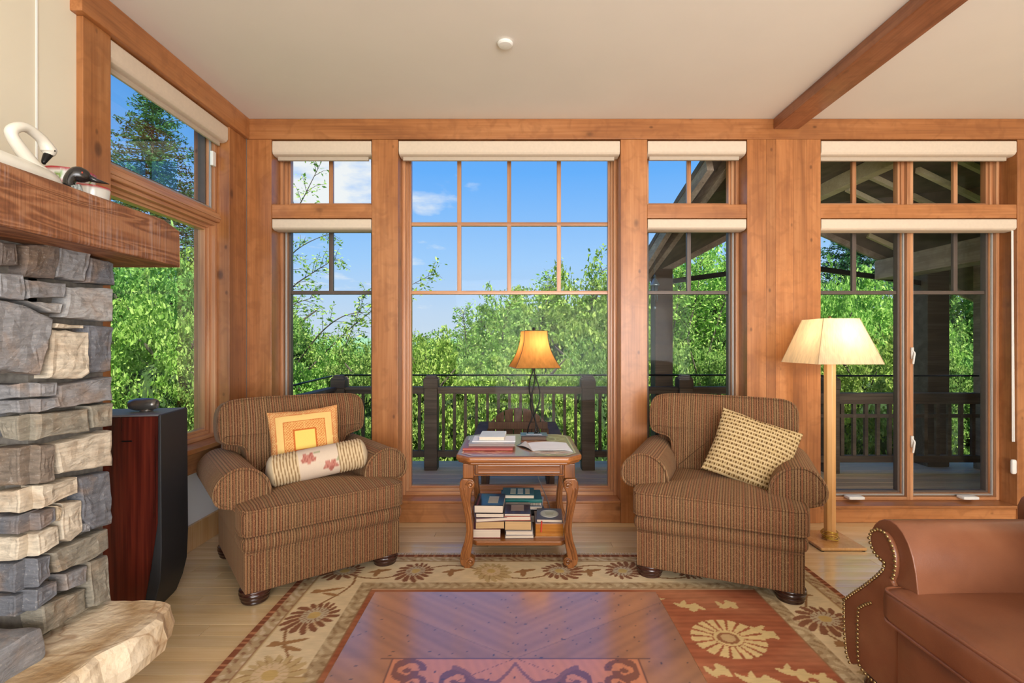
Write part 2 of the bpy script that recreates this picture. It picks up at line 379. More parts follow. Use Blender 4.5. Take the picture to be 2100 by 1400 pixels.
def stone_mat():
    m, nt, b = newmat('split_stone'); L = nt.links.new
    tc = N(nt, 'ShaderNodeTexCoord'); oi = N(nt, 'ShaderNodeObjectInfo')
    base = ramp(nt, [(0, lin(96, 96, 98)), (.22, lin(112, 110, 108)), (.42, lin(128, 120, 108)), (.58, lin(120, 112, 104)), (.75, lin(168, 150, 124)), (.88, lin(192, 176, 152)), (1, lin(200, 180, 150))], oi.outputs['Alpha'])
    rgb = oi.outputs['Color']
    n1 = N(nt, 'ShaderNodeTexNoise', i_Scale=9.0, i_Detail=6.0, i_Distortion=.8); L(tc.outputs['Object'], n1.inputs['Vector'])
    mp = N(nt, 'ShaderNodeMapping'); mp.inputs['Scale'].default_value = (20, 16, 85); mp.inputs['Rotation'].default_value = (.9, .2, 0); L(tc.outputs['Object'], mp.inputs[0])
    n2 = N(nt, 'ShaderNodeTexNoise', i_Scale=1.0, i_Detail=6.0, i_Roughness=.65); L(mp.outputs[0], n2.inputs['Vector'])
    c = mixc(nt, mathn(nt, 'MULTIPLY', ramp(nt, [(.5, (0, 0, 0, 1)), (.68, (1, 1, 1, 1))], n1.outputs[0]).outputs[0], .4), rgb, lin(150, 118, 84))
    v = mathn(nt, 'ADD', mathn(nt, 'MULTIPLY', n2.outputs[0], 1.6), .22)
    hs = N(nt, 'ShaderNodeHueSaturation'); L(c, hs.inputs['Color']); L(v, hs.inputs['Value'])
    n3 = N(nt, 'ShaderNodeTexNoise', i_Scale=110.0, i_Detail=3.0); L(tc.outputs['Object'], n3.inputs['Vector'])
    sp = ramp(nt, [(.6, (0, 0, 0, 1)), (.7, (1, 1, 1, 1))], n3.outputs[0])
    c2 = mixc(nt, mathn(nt, 'MULTIPLY', sp.outputs[0], .2), hs.outputs[0], lin(212, 206, 196))
    L(c2, b.inputs['Base Color']); b.inputs['Roughness'].default_value = .85
    bump(nt, b, mathn(nt, 'ADD', n2.outputs[0], mathn(nt, 'MULTIPLY', n3.outputs[0], .35)), .8, .006)
    return m
M_stone = stone_mat()
def mantel_mat():
    m, nt, b = newmat('rough_sawn_beam'); L = nt.links.new
    tc = N(nt, 'ShaderNodeTexCoord'); mp = N(nt, 'ShaderNodeMapping'); mp.inputs['Scale'].default_value = (3, 1.1, 9); L(tc.outputs['Object'], mp.inputs[0])
    n0 = N(nt, 'ShaderNodeTexNoise', i_Scale=1.6, i_Detail=2.0, i_Distortion=.5); L(mp.outputs[0], n0.inputs['Vector'])
    rings = mathn(nt, 'SINE', mathn(nt, 'MULTIPLY', n0.outputs[0], 62.0))
    r = ramp(nt, [(0, lin(104, 62, 38)), (.5, lin(138, 88, 56)), (1, lin(160, 112, 78))], mathn(nt, 'ADD', mathn(nt, 'MULTIPLY', rings, .35), .5))
    mp2 = N(nt, 'ShaderNodeMapping'); mp2.inputs['Scale'].default_value = (4, 110, 4); L(tc.outputs['Object'], mp2.inputs[0])
    n2 = N(nt, 'ShaderNodeTexNoise', i_Scale=1.0, i_Detail=2.0); L(mp2.outputs[0], n2.inputs['Vector'])
    n3 = N(nt, 'ShaderNodeTexNoise', i_Scale=6.0, i_Detail=3.0); L(tc.outputs['Object'], n3.inputs['Vector'])
    saw = mathn(nt, 'MULTIPLY', ramp(nt, [(.5, (0, 0, 0, 1)), (.62, (1, 1, 1, 1))], n2.outputs[0]).outputs[0], ramp(nt, [(.45, (0, 0, 0, 1)), (.6, (.3, .3, .3, 1))], n3.outputs[0]).outputs[0])
    c = mixc(nt, saw, r.outputs[0], lin(178, 158, 152)); L(c, b.inputs['Base Color']); b.inputs['Roughness'].default_value = .6
    bump(nt, b, mathn(nt, 'ADD', n2.outputs[0], mathn(nt, 'MULTIPLY', rings, .3)), .6, .004); return m
M_mantel = mantel_mat()
def slab_mat():
    m, nt, b = newmat('cream_hearth_stone'); L = nt.links.new
    tc = N(nt, 'ShaderNodeTexCoord'); n1 = N(nt, 'ShaderNodeTexNoise', i_Scale=3.5, i_Detail=8.0, i_Distortion=.7); L(tc.outputs['Object'], n1.inputs['Vector'])
    r = ramp(nt, [(.3, lin(176, 142, 98)), (.43, lin(212, 188, 152)), (.55, lin(232, 214, 184)), (.72, lin(222, 206, 180))], n1.outputs[0])
    n2 = N(nt, 'ShaderNodeTexNoise', i_Scale=2.2, i_Detail=3.0, i_Distortion=1.2); L(tc.outputs['Object'], n2.inputs['Vector'])
    vein = ramp(nt, [(.485, (0, 0, 0, 1)), (.5, (1, 1, 1, 1)), (.515, (0, 0, 0, 1))], n2.outputs[0])
    c = mixc(nt, mathn(nt, 'MULTIPLY', vein.outputs[0], .55), r.outputs[0], lin(150, 104, 58)); L(c, b.inputs['Base Color']); b.inputs['Roughness'].default_value = .6
    n3 = N(nt, 'ShaderNodeTexNoise', i_Scale=26.0, i_Detail=7.0); L(tc.outputs['Object'], n3.inputs['Vector'])
    bump(nt, b, mathn(nt, 'ADD', n3.outputs[0], n1.outputs[0]), .7, .012); return m
M_slab = slab_mat()
def pagemat(name, c, axis=2):
    m, nt, b = newmat(name); L = nt.links.new
    tc = N(nt, 'ShaderNodeTexCoord'); mp = N(nt, 'ShaderNodeMapping'); mp.inputs['Scale'].default_value = (3, 3, 900); L(tc.outputs['Object'], mp.inputs[0])
    nz = N(nt, 'ShaderNodeTexNoise', i_Scale=1.0, i_Detail=1.0); L(mp.outputs[0], nz.inputs['Vector'])
    r = ramp(nt, [(.3, tuple(x*.72 for x in c[:3])+(1,)), (.6, c)], nz.outputs[0]); L(r.outputs[0], b.inputs['Base Color']); b.inputs['Roughness'].default_value = .8; return m
M_page = pagemat('cream_pages', lin(226, 208, 186)); M_paget = pagemat('tan_pages', lin(206, 168, 118)); M_paper = plain('white_paper', lin(238, 240, 242), .6, noise_amt=.015, scale=12)
_cov = {}
def cover(c, rough=.3):
    k = c+(rough,)
    if k not in _cov: _cov[k] = plain('book_cover_%d' % len(_cov), lin(*c), rough, noise_amt=.05, scale=25)
    return _cov[k]
def leafmat(name, c1, c2, c3, tr=.35):
    m = bpy.data.materials.new(name); m.use_nodes = True; nt = m.node_tree; nt.nodes.clear(); L = nt.links.new
    g = N(nt, 'ShaderNodeNewGeometry'); oi = N(nt, 'ShaderNodeObjectInfo')
    r = ramp(nt, [(0, c1), (.5, c2), (1, c3)], g.outputs['Random Per Island'])
    hs = N(nt, 'ShaderNodeHueSaturation'); L(r.outputs[0], hs.inputs['Color']); L(mathn(nt, 'ADD', mathn(nt, 'MULTIPLY', oi.outputs['Random'], .035), .482), hs.inputs['Hue']); L(mathn(nt, 'ADD', mathn(nt, 'MULTIPLY', oi.outputs['Random'], .35), .85), hs.inputs['Value'])
    d = N(nt, 'ShaderNodeBsdfDiffuse'); t = N(nt, 'ShaderNodeBsdfTranslucent'); L(hs.outputs[0], d.inputs[0]); L(hs.outputs[0], t.inputs[0])
    mx = N(nt, 'ShaderNodeMixShader', n_0=tr); L(d.outputs[0], mx.inputs[1]); L(t.outputs[0], mx.inputs[2])
    o = N(nt, 'ShaderNodeOutputMaterial'); L(mx.outputs[0], o.inputs[0]); return m
M_leafA = leafmat('bright_leaf', lin(98, 142, 56), lin(150, 190, 88), lin(196, 222, 124))
M_leafB = leafmat('mid_leaf', lin(80, 122, 56), lin(128, 168, 84), lin(176, 204, 116))
M_leafD = leafmat('spruce_needle', lin(40, 78, 48), lin(64, 108, 62), lin(96, 140, 80), .25)
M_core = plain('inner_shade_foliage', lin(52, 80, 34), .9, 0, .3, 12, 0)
M_bark = plain('grey_bark', lin(96, 86, 74), .9, 0, .2, 30)
M_grass = plain('lawn', lin(110, 140, 70), .95, 0, .2, 4)
M_forest = plain('hazy_forest', lin(110, 146, 112), .95, 0, .2, 1.5)  # distance haze is put into this forest colour

# ------------------------------------------------------------------ room shell
YB = 3.40; XL = -1.822; ZC = 2.74
fl = struct('floor')
MB().box(-2.0, 6.0, -4.5, 3.66, -.14, -.012).build('subfloor', plain('subfloor_wood', lin(170, 130, 84), .6), fl)
pw = .083; rows = []
y = 3.42; k = 0; plank_cache = {}
while y > .3:
    x = -1.93 - random.random()*.9
    while x < 3.9:
        Lp = random.choice([.75, 1.0, 1.25, 1.5]); xa = max(x, -1.93); xb = min(x+Lp, 4.2)
        if xb-xa > .05:
            MB().box(xa+.0008, xb-.0008, y-pw+.0008, y-.0008, -.012, 0).build('plank', M_maple, fl, bev=.0012, seg=1)
        x += Lp
    y -= pw
MB().box(-1.93, 6, -4.5, y, -.012, 0).build('floorboard_field', M_maple, fl); bpy.data.objects['floorboard_field']['kind'] = 'stuff'
MB().box(4.2, 6, y, 3.42, -.012, 0).build('floorboard_margin', M_maple, fl)
ce = struct('ceiling')
MB().box(-2.05, 6.1, -4.6, 3.66, ZC, 3.0).build('plaster_ceiling', M_ceil, ce)
MB().box(-2.4, 6.4, -4.9, 4.1, 3.0, 3.15).build('sun_block_roof', M_soffit, ce)  # unseen slab over the house, added to block the sun
# exposed ceiling beam
bm_ = struct('trim_1', 'rustic wooden beam crossing the ceiling from the window wall')
MB().box(1.746, 1.918, -4.5, YB, 2.667, ZC).build('ceiling_beam', M_beam, bm_, bev=.006)

wb = struct('wall_back')
def plankbox(name, x0, x1, y0, y1, z0, z1, ax, parent, bev=.004, mats=alder): return MB().box(x0, x1, y0, y1, z0, z1).build(name, mats[ax], parent, bev=bev)
plankbox('header_beam', XL, 3.65, YB, 3.62, 2.601, ZC, 0, wb)
plankbox('post', XL, -1.654, YB+.004, 3.62, 0, 2.601, 2, wb)
plankbox('post', -.974, -.7956, YB+.004, 3.62, 0, 2.601, 2, wb)
plankbox('post', .713, .8946, YB+.004, 3.62, 0, 2.601, 2, wb)
xs = [1.571, 1.70, 1.765, 1.885, 1.975, 2.070]
for a, b2 in zip(xs[:-1], xs[1:]): plankbox('panel_board', a, b2-.0006, YB+.004, 3.62, 0, 2.601, 2, wb, bev=.0012)
plankbox('post', 3.403, 3.65, YB+.004, 3.62, 0, 2.601, 2, wb)
plankbox('crossrail', -1.654, -.974, YB+.008, 3.60, 2.067, 2.162, 0, wb)
plankbox('crossrail', .8946, 1.571, YB+.008, 3.60, 2.067, 2.162, 0, wb)
plankbox('crossrail', 2.070, 3.403, YB+.008, 3.60, 2.067, 2.162, 0, wb)
for x0, x1, zt in ((-1.654, -.974, .15), (-.7956, .713, .152), (.8946, 1.571, .15), (2.070, 3.403, .118)):
    plankbox('apron_board', x0, x1, YB+.012, 3.62, 0, zt-.022, 0, wb)
    plankbox('window_sill', x0, x1, YB+.002, 3.60, zt-.022, zt, 0, wb, bev=.005)
MB().box(3.65, 6.1, YB+.02, 3.66, 0, ZC).build('plaster_panel', M_wall2, wb)

wl = struct('wall_left')
MB().box(-2.05, -1.85, -4.5, 2.116, 0, ZC).build('plaster_panel', M_wall, wl)
MB().box(-2.05, -1.92, 2.116, 3.64, 0, .58).build('plaster_panel', M_wall2, wl)
MB().box(-1.85, -1.846, 1.936, 1.942, 1.6, ZC).build('bead_strip', M_white, wl)
MB().box(-2.05, -1.83, 3.39, 3.64, 0, ZC).box(-1.835, -1.66, 3.45, 3.64, 0, ZC).build('corner_stud', M_wall2, wl)
plankbox('post', -2.05, XL, 2.116, 2.264, .465, 2.6, 2, wl)
plankbox('post', -2.05, XL, 3.20, YB+.003, .465, 2.6, 2, wl)
plankbox('header_beam', -2.05, XL+.022, 2.085, YB-.002, 2.6, ZC-.001, 1, wl)
plankbox('window_sill', -2.05, -1.79, 2.19, YB-.002, .60, .632, 1, wl, bev=.005)
plankbox('apron_board', -1.95, -1.86, 2.20, YB-.002, .465, .60, 1, wl)
bl = struct('baseboard_left'); plankbox('base_strip', -1.92, -1.90, 2.0, YB, 0, .15, 1, bl, mats=[M_lampw]*3)
o = MB().box(-1.92, -1.912, 2.83, 2.91, .30, .42)
o = tag(o.build('power_outlet', M_white, None, bev=.003), 'white wall socket plate beside the loudspeaker under the left window', 'socket')
for dz in (.335, .385): MB().box(-1.9125, -1.910, 2.85, 2.89, dz-.018, dz+.018).build('socket_face', M_grey, o)
MB().box(6.0, 6.1, -4.5, 3.64, 0, ZC).build('plaster_panel', M_wall2, struct('wall_right'))
MB().box(-2.05, 6.1, -4.6, -4.5, 0, ZC).build('plaster_panel', M_wall2, struct('wall_rear'))

# ------------------------------------------------------------------ windows
def ring(x0, x1, z0, z1, w, y0, y1, mats, parent, name, bev=.002, wb_=None, swap=None):
    """four mitre-free rails forming a rectangular ring in the XZ plane (or YZ when swap)"""
    mb = MB(); wbm = wb_ if wb_ is not None else w
    R = [(x0, x0+w, z0, z1), (x1-w, x1, z0, z1), (x0+w, x1-w, z1-w, z1), (x0+w, x1-w, z0, z0+wbm)]
    for i, (a, b, c, d) in enumerate(R):
        if swap is None: mb.box(a, b, y0, y1, c, d, mi=0 if i < 2 else 1)
        else: mb.box(-y1, -y0, a, b, c, d, mi=0 if i < 2 else 1)
    return mb.build(name, mats, parent, bev=bev, seg=1)
def window(n, x0, x1, z0, z1, vx, hz, metal, parent=None, swap=None, yo=3.53, label=None):
    """window unit; vx muntin x positions above hz[0]; returns its root"""
    r = parent or struct('window_%d' % n)
    sw = [sashw[2], sashw[0 if swap is None else 1]]
    ring(x0, x1, z0, z1, .022, yo, yo+.09, sw, r, 'window_frame', swap=swap)
    ring(x0+.020, x1-.020, z0+.020, z1-.020, .02, yo+.03, yo+.095, sw, r, 'sash', swap=swap)
    if metal:
        ring(x0+.026, x1-.026, z0+.026, z1-.026, .012, yo+.018, yo+.034, [M_alu, M_alu], r, 'screen_frame', swap=swap)
        ring(x0+.036, x1-.036, z0+.036, z1-.036, .018, yo+.045, yo+.09, [M_bronze, M_bronze], r, 'sash_bead', swap=swap)
    else:
        ring(x0+.036, x1-.036, z0+.036, z1-.036, .018, yo+.045, yo+.09, sw, r, 'sash_bead', swap=swap)
    gy = yo+.07; mm = M_bronze if metal else None; mw = .0145
    zlow = min(hz) if hz else z0+.05
    for x in vx:
        mb = MB(); a = (x-mw, x+mw, gy-.012, gy+.014, zlow, z1-.05)
        mb.box(*a); mb.build('muntin', mm or sashw[2], r, bev=.002, seg=1)
    for z in hz:
        MB().box(x0+.05, x1-.05, gy-.0125, gy+.0145, z-mw*.9, z+mw*.9).build('muntin', mm or sashw[0], r, bev=.002, seg=1)
    cols = [x0+.05]+sorted(vx)+[x1-.05]; rws = [z0+.05]+sorted(hz)+[z1-.05]
    for j in range(len(rws)-1):
        cc = cols if (not hz or rws[j] >= zlow-.001) else [cols[0], cols[-1]]
        for i in range(len(cc)-1):
            if swap is None: MB().box(cc[i], cc[i+1], gy, gy+.004, rws[j], rws[j+1]).build('pane', M_glass, r)
            else: MB().box(-gy-.004, -gy, cc[i], cc[i+1], rws[j], rws[j+1]).build('pane', M_glass, r)
    return r
# left wall window (upper awning sash above a fixed light)
w1 = struct('window_1', 'corner window in the left wall beside the stone fireplace')
LO = 1.93
window(1, 2.264, 3.20, 2.04, 2.60, [], [], True, w1, swap=True, yo=LO-.03)
window(1, 2.264, 3.20, .632, 1.985, [], [], False, w1, swap=True, yo=LO-.03)
MB().box(-LO-.06, -LO+.05, 2.264, 3.20, 1.985, 2.04).build('window_rail', sashw[1], w1, bev=.006)
MB().box(-LO+.04, -LO+.056, 2.264, 3.20, 2.005, 2.018).build('rail_bead', sashw[1], w1, bev=.002)
window(2, -1.654, -.974, 2.162, 2.601, [-1.318], [], False)
window(3, -1.654, -.974, .15, 2.067, [-1.318], [1.582], True)
window(4, -.7956, .713, .152, 2.601, [-.402, -.045, .311], [1.582, 2.071], False)
window(5, .8946, 1.571, 2.162, 2.601, [1.241], [], False)
window(6, .8946, 1.571, .15, 2.067, [1.241], [1.582], True)
w7 = window(7, 2.070, 2.775, 2.162, 2.601, [2.422], [], False); window(7, 2.775, 3.403, 2.162, 2.601, [3.146], [], False, w7)
w8 = window(8, 2.070, 2.775, .118, 2.067, [2.422], [1.582], True); window(8, 2.775, 3.403, .118, 2.067, [3.146], [1.582], True, w8)
for z in (1.12, .50):
    MB().tube(catmull([(2.782, 3.52, z+.05), (2.786, 3.505, z+.03), (2.778, 3.50, z), (2.776, 3.505, z-.045)]), .006, 8).box(2.775, 2.79, 3.515, 3.531, z-.01, z+.07).build('latch_handle', M_white, w8, smooth=True)
for x in (2.36, 3.15):
    mb = MB(); mb.rbox(x-.055, x+.055, 3.465, 3.53, .137, .16, .008, 4); mb.build('crank_cover', M_white, w8, smooth=True)
mb = MB().box(-1.905, -1.885, 3.13, 3.165, 2.33, 2.42); tag(mb.build('contact_sensor', M_white, None, bev=.004), 'small white contact sensor on the left window jamb', 'sensor')

# roller blinds
def blind(label, x0, x1, z1, z0, swap=False, hem=True, y=YB+.005):
    t = thing('roller_blind', label, 'blind', group=None)
    h = z1-z0; prof = [(y+.09, z1), (y+.004, z1), (y, z1-h*.06), (y, z1-h*.78), (y+.010, z1-h*.92), (y+.03, z0), (y+.09, z0)]
    if not swap: MB().prism([(p, q) for p, q in prof], x0, x1, 'x').build('cassette', M_blind, t, bev=.003)
    else: MB().prism([(-(p-YB)+XL, q) for p, q in prof][::-1], x0, x1, 'y').build('cassette', M_blind, t, bev=.003)
    if hem:
        if not swap:
            MB().box(x0+.02, x1-.03, y+.04, y+.06, z0-.024, z0+.004).build('hem_bar', M_blindd, t, bev=.003)
        else:
            MB().box(XL-.06, XL-.045, x0+.01, x1-.02, z0-.024, z0+.004).build('hem_bar', M_blindd, t, bev=.003)
    return t
blind('cream roller blind over the upper left narrow window of the back wall', -1.65, -.978, 2.592, 2.497)
blind('cream roller blind over the lower left narrow window behind the pillow armchair', -1.65, -.978, 2.062, 1.99, hem=False)
blind('wide cream roller blind over the large central window', -.792, .709, 2.592, 2.497)
blind('cream roller blind over the upper narrow window right of the large window', .898, 1.566, 2.592, 2.500)
blind('cream roller blind over the lower narrow window behind the right armchair', .898, 1.566, 2.062, 1.99, hem=False)
blind('wide cream roller blind over the upper pair of windows on the far right', 2.075, 3.40, 2.592, 2.495)
tb = blind('wide cream roller blind over the tall casements behind the floor lamp', 2.075, 3.40, 2.062, 1.985, hem=False)
MB().tube([(3.385, 3.425, 1.99), (3.385, 3.42, .55)], .004, 6).tube([(3.396, 3.43, 1.99), (3.396, 3.42, .55)], .004, 6).build('pull_cord', M_white, tb)
MB().rbox(3.373, 3.406, 3.405, 3.43, .33, .43, .012, 5).build('cord_weight', M_white, tb, smooth=True)
blind('cream roller blind slanting over the upper sash of the left wall window', 2.27, 3.195, 2.592, 2.49, swap=True)
# smoke detector
mb = MB().lathe([(.036, -.001), (.040, -.006), (.040, -.012), (.033, -.018), (.012, -.020)], (-.052, 2.54, ZC), 28)
tag(mb.build('ceiling_sensor', M_white, None, smooth=False), 'round white sensor disc on the ceiling', 'sensor')
# ------------------------------------------------------------------ stone fireplace
XS = -1.45; YJ = 1.495
fp = thing('stone_fireplace', 'fieldstone fireplace with a rough beam mantel and a cream hearth slab', 'fireplace', (-1.65, 1.3, 0))
fp_inv = Matrix.Translation((1.65, -1.3, 0))
def fpb(mb, name, mat, **kw):
    mb.v = [tuple(fp_inv @ Vector(v)) for v in mb.v]; return mb.build(name, mat, fp, **kw)
fpb(MB().box(-1.849, XS-.022, YJ+.022, 1.792, 0, 1.513).box(-1.849, XS-.022, -.2, YJ+.05, 1.13, 1.513).box(-1.849, XS-.022, -.6, -.2, 0, 1.513).box(-1.849, -1.80, -.2, YJ+.05, 0, 1.13), 'mortar_core', M_mortar)
def c1(p): return (p[0]/2.8, 200+p[1]/2.8)
def c2(p): return (p[0]/1.75, 600+p[1]/1.75)
def onX(p):
    Y = XS*F/(p[0]-CX); return (Y, EYE-(p[1]-CY)*Y/F)
def onJ(p): return ((p[0]-CX)*YJ/F, EYE-(p[1]-CY)*YJ/F)
SC = {'dg': lin(104, 106, 112), 'g': lin(134, 134, 136), 'lg': lin(156, 155, 154), 'br': lin(120, 108, 96), 'db': lin(100, 90, 84), 'cr': lin(200, 188, 168), 'tan': lin(180, 162, 136), 'ol': lin(138, 132, 118)}
def stone(quad, plane, colr, depth=.03, conv=c2, jam=None, seed=0):
    rnd = random.Random(seed*13+5)
    P = [conv(p) for p in quad]; P = [onX(p) if plane == 'X' else onJ(p) for p in P]
    mb = MB()
    def face(P, plane):
        c = Vector((sum(p[0] for p in P)/len(P), sum(p[1] for p in P)/len(P)))
        P = [tuple(c+(Vector(p)-c)*.978) for p in P]; Q = subdiv_poly(P, .022); Q = [Vector(p)+Vector((rnd.uniform(-.0025, .0025), rnd.uniform(-.0025, .0025))) for p in Q]
        rings = [(1.0, -.03), (1.0, depth*.55), (.975, depth*.92), (.90, depth*1.04), (.72, depth), (.48, depth*1.06), (.24, depth)]
        vs = []; n = len(Q)
        tilt = (rnd.uniform(-.09, .09), rnd.uniform(-.09, .09))
        for ri, (s, d) in enumerate(rings):
            for p in Q:
                q = c+(p-c)*s; dd = d
                if ri >= 2: dd = d + noise.noise(Vector((q.x*22, q.y*22, seed)))*.006 + noise.noise(Vector((q.x*55, q.y*55, seed+4)))*.0025 + (q.x-c.x)*tilt[0]+(q.y-c.y)*tilt[1]
                vs.append((q, dd))
        vs.append((c, depth+noise.noise(Vector((c.x*22, c.y*22, seed)))*.009))
        V = [(XS+d-.0, q.x, q.y) if plane == 'X' else (q.x, YJ-d, q.y) for q, d in vs]
        fs = []
        for i in range(len(rings)-1):
            for k in range(n):
                l = (k+1) % n; fs.append((i*n+k, i*n+l, (i+1)*n+l, (i+1)*n+k))
        for k in range(n): fs.append(((len(rings)-1)*n+k, (len(rings)-1)*n+(k+1) % n, len(vs)-1))
        ar = sum(P[i][0]*P[(i+1) % len(P)][1]-P[(i+1) % len(P)][0]*P[i][1] for i in range(len(P)))
        want = (ar > 0) if plane == 'X' else (ar > 0)
        mb.add(V, fs if want else [f[::-1] for f in fs])
    face(P, plane)
    if jam: face([onJ(c2(p)) for p in jam], 'J')
    o = fpb(mb, 'stone', M_stone)
    o.color = SC[colr]
    return o
FR = [([(-60, 830), (35, 835), (45, 965), (-60, 970)], 'db', c1), ([(95, 845), (280, 838), (285, 900), (270, 1040), (85, 1035)], 'db', c1), ([(285, 840), (468, 865), (465, 930), (440, 1055), (272, 1035)], 'g', c1),
 ([(476, 915), (608, 945), (608, 1080), (450, 1065)], 'dg', c1), ([(-60, 1000), (75, 1010), (78, 1165), (-60, 1150)], 'g', c1), ([(85, 1045), (335, 1065), (328, 1150), (88, 1155)], 'g', c1),
 ([(85, 1168), (310, 1180), (300, 1240), (235, 1235)], 'lg', c1), ([(350, 1085), (600, 1095), (598, 1290), (315, 1265)], 'lg', c1)]
FX = [([(-60, 20), (50, 45), (155, 95), (140, 200), (120, 300), (-60, 270)], 'g'), ([(165, 110), (270, 118), (270, 130), (163, 124)], 'cr'), ([(163, 130), (290, 140), (285, 290), (262, 312), (145, 308)], 'cr'),
 ([(278, 115), (370, 120), (370, 285), (290, 290)], 'dg'), ([(178, 333), (372, 300), (370, 385), (195, 415), (180, 398)], 'g'), ([(292, 405), (372, 395), (372, 480), (302, 488)], 'ol'), ([(170, 540), (370, 492), (372, 620), (190, 653), (175, 600)], 'cr'),
 ([(257, 660), (370, 638), (372, 830), (300, 850), (268, 818)], 'dg'), ([(190, 755), (262, 742), (266, 858), (225, 893), (188, 888)], 'cr'), ([(169, 765), (184, 765), (184, 820), (169, 822)], 'tan'), ([(270, 825), (290, 825), (292, 856), (270, 858)], 'g'),
 ([(152, 935), (365, 843), (368, 915), (290, 962), (172, 1008)], 'ol'), ([(195, 1010), (286, 976), (285, 1038), (200, 1070)], 'g'), ([(292, 965), (365, 940), (368, 1108), (292, 1130)], 'ol'), ([(108, 1122), (285, 1057), (288, 1133), (122, 1233), (110, 1175)], 'ol')]
WR = [([(105, 325), (168, 322), (168, 368), (105, 375)], [(5, 325), (104, 325), (104, 375), (5, 380)], 'g'), ([(105, 382), (178, 373), (182, 410), (105, 428)], [(5, 385), (104, 382), (104, 428), (5, 430)], 'g'),
 ([(105, 435), (280, 415), (292, 495), (105, 528)], [(32, 440), (104, 435), (104, 528), (42, 520)], 'ol'), ([(105, 545), (160, 542), (162, 678), (105, 688)], [(5, 547), (104, 545), (104, 688), (5, 683)], 'br'),
 ([(108, 695), (250, 662), (252, 715), (112, 778)], [(5, 705), (107, 697), (107, 778), (5, 778)], 'cr'), ([(105, 787), (165, 770), (165, 820), (105, 855)], [(12, 787), (104, 787), (104, 855), (12, 853)], 'dg'),
 ([(100, 862), (178, 832), (178, 903), (100, 947)], [(5, 865), (99, 862), (99, 947), (5, 947)], 'cr'), ([(95, 953), (148, 940), (148, 1018), (95, 1058)], [(15, 957), (94, 953), (94, 1058), (15, 1060)], 'dg'), ([(92, 1067), (168, 1032), (168, 1083), (92, 1143)], [(10, 1068), (91, 1067), (91, 1143), (10, 1143)], 'dg')]
sd = 1
for q, c, cv in FR: stone(q, 'X', c, conv=cv, seed=sd); sd += 1
for q, c in FX: stone(q, 'X', c, seed=sd); sd += 1
for q, jm, c in WR: stone(q, 'X', c, jam=jm, seed=sd); sd += 1
for q, c in (([(-70, 325), (-4, 325), (-4, 520), (-70, 515)], 'g'), ([(-70, 545), (-4, 545), (-4, 770), (-70, 770)], 'ol'), ([(-70, 785), (3, 785), (0, 1060), (-70, 1060)], 'dg')):
    stone(q, 'J', c, seed=sd); sd += 1
# low stone at the foot of the pillar
mb = MB().rbox(-1.75, -1.36, 1.26, 1.452, .30, .405, .02, 6); 
mb.v = [tuple(Vector(v)+Vector((noise.noise(Vector(v)*14), noise.noise(Vector(v)*14+Vector((5, 0, 0))), noise.noise(Vector(v)*14+Vector((0, 7, 0)))))*.012) for v in mb.v]
o = fpb(mb, 'stone', M_stone, smooth=True); o.color = SC['g']
# hearth slab
SP = [(-1.47, 1.79), (-1.30, 1.785), (-1.215, 1.78), (-1.195, 1.72), (-1.165, 1.665), (-1.165, 1.56), (-1.195, 1.45), (-1.20, 1.2), (-1.22, .8), (-1.2, .3), (-1.47, .2)][::-1]
O = subdiv_poly(SP, .03); rr = random.Random(3); O = [(x+rr.uniform(-.004, .006), y+rr.uniform(-.005, .005)) for x, y in O]
mb = MB(); n = len(O); V = []; Fs = []
lv = [(.03, .175), (.0, .20), (-.006, .235), (.002, .27), (.006, .295), (.02, .309)]
def inw(p, d): return (p[0]-d, p[1]-d*(.6 if p[1] > 1.6 else 0))
for d, z in lv:
    for i, p in enumerate(O):
        q = inw(p, d) if p[0] > -1.45 else p
        V.append((q[0]+noise.noise(Vector((p[1]*16, z*40, 1)))*.006, q[1], z+noise.noise(Vector((p[0]*9, p[1]*9, z)))*.004))
for i in range(len(lv)-1):
    for k in range(n):
        l = (k+1) % n; Fs.append((i*n+k, i*n+l, (i+1)*n+l, (i+1)*n+k))
Fs.append(tuple((len(lv)-1)*n+k for k in range(n))); Fs.append(tuple(range(n))[::-1])
mb.add(V, Fs); o = fpb(mb, 'hearth_slab', M_slab); o['label'] = 'cream hearth slab with a broken rounded edge'
fpb(MB().box(-1.84, -1.40, .2, 1.70, 0, .18).box(-1.84, -1.46, .2, 1.76, .17, .305), 'hearth_base', M_mortar)
# mantel beam
prof = [(-1.849, 1.514), (-1.30, 1.514), (-1.297, 1.518), (-1.297, 1.668), (-1.305, 1.676), (-1.849, 1.676)]
mb = MB(); ys = [-.8, 0, .6, 1.2, 1.6, 1.86, 1.95]; m = len(prof); V = []
for i, yy in enumerate(ys):
    for (x, z) in prof:
        if i == len(ys)-1: x = min(x, -1.305 - .0); z = min(z, 1.652)
        V.append((x, yy, z))
Fs = [(i*m+k, i*m+(k+1) % m, (i+1)*m+(k+1) % m, (i+1)*m+k) for i in range(len(ys)-1) for k in range(m)]+[tuple(range(m)), tuple((len(ys)-1)*m+k for k in range(m))[::-1]]
mb.add(V, [f[::-1] for f in Fs]); o = fpb(mb, 'mantel_beam', M_mantel, bev=.004); o['label'] = 'rough-sawn brown mantel beam'
MZ = 1.677
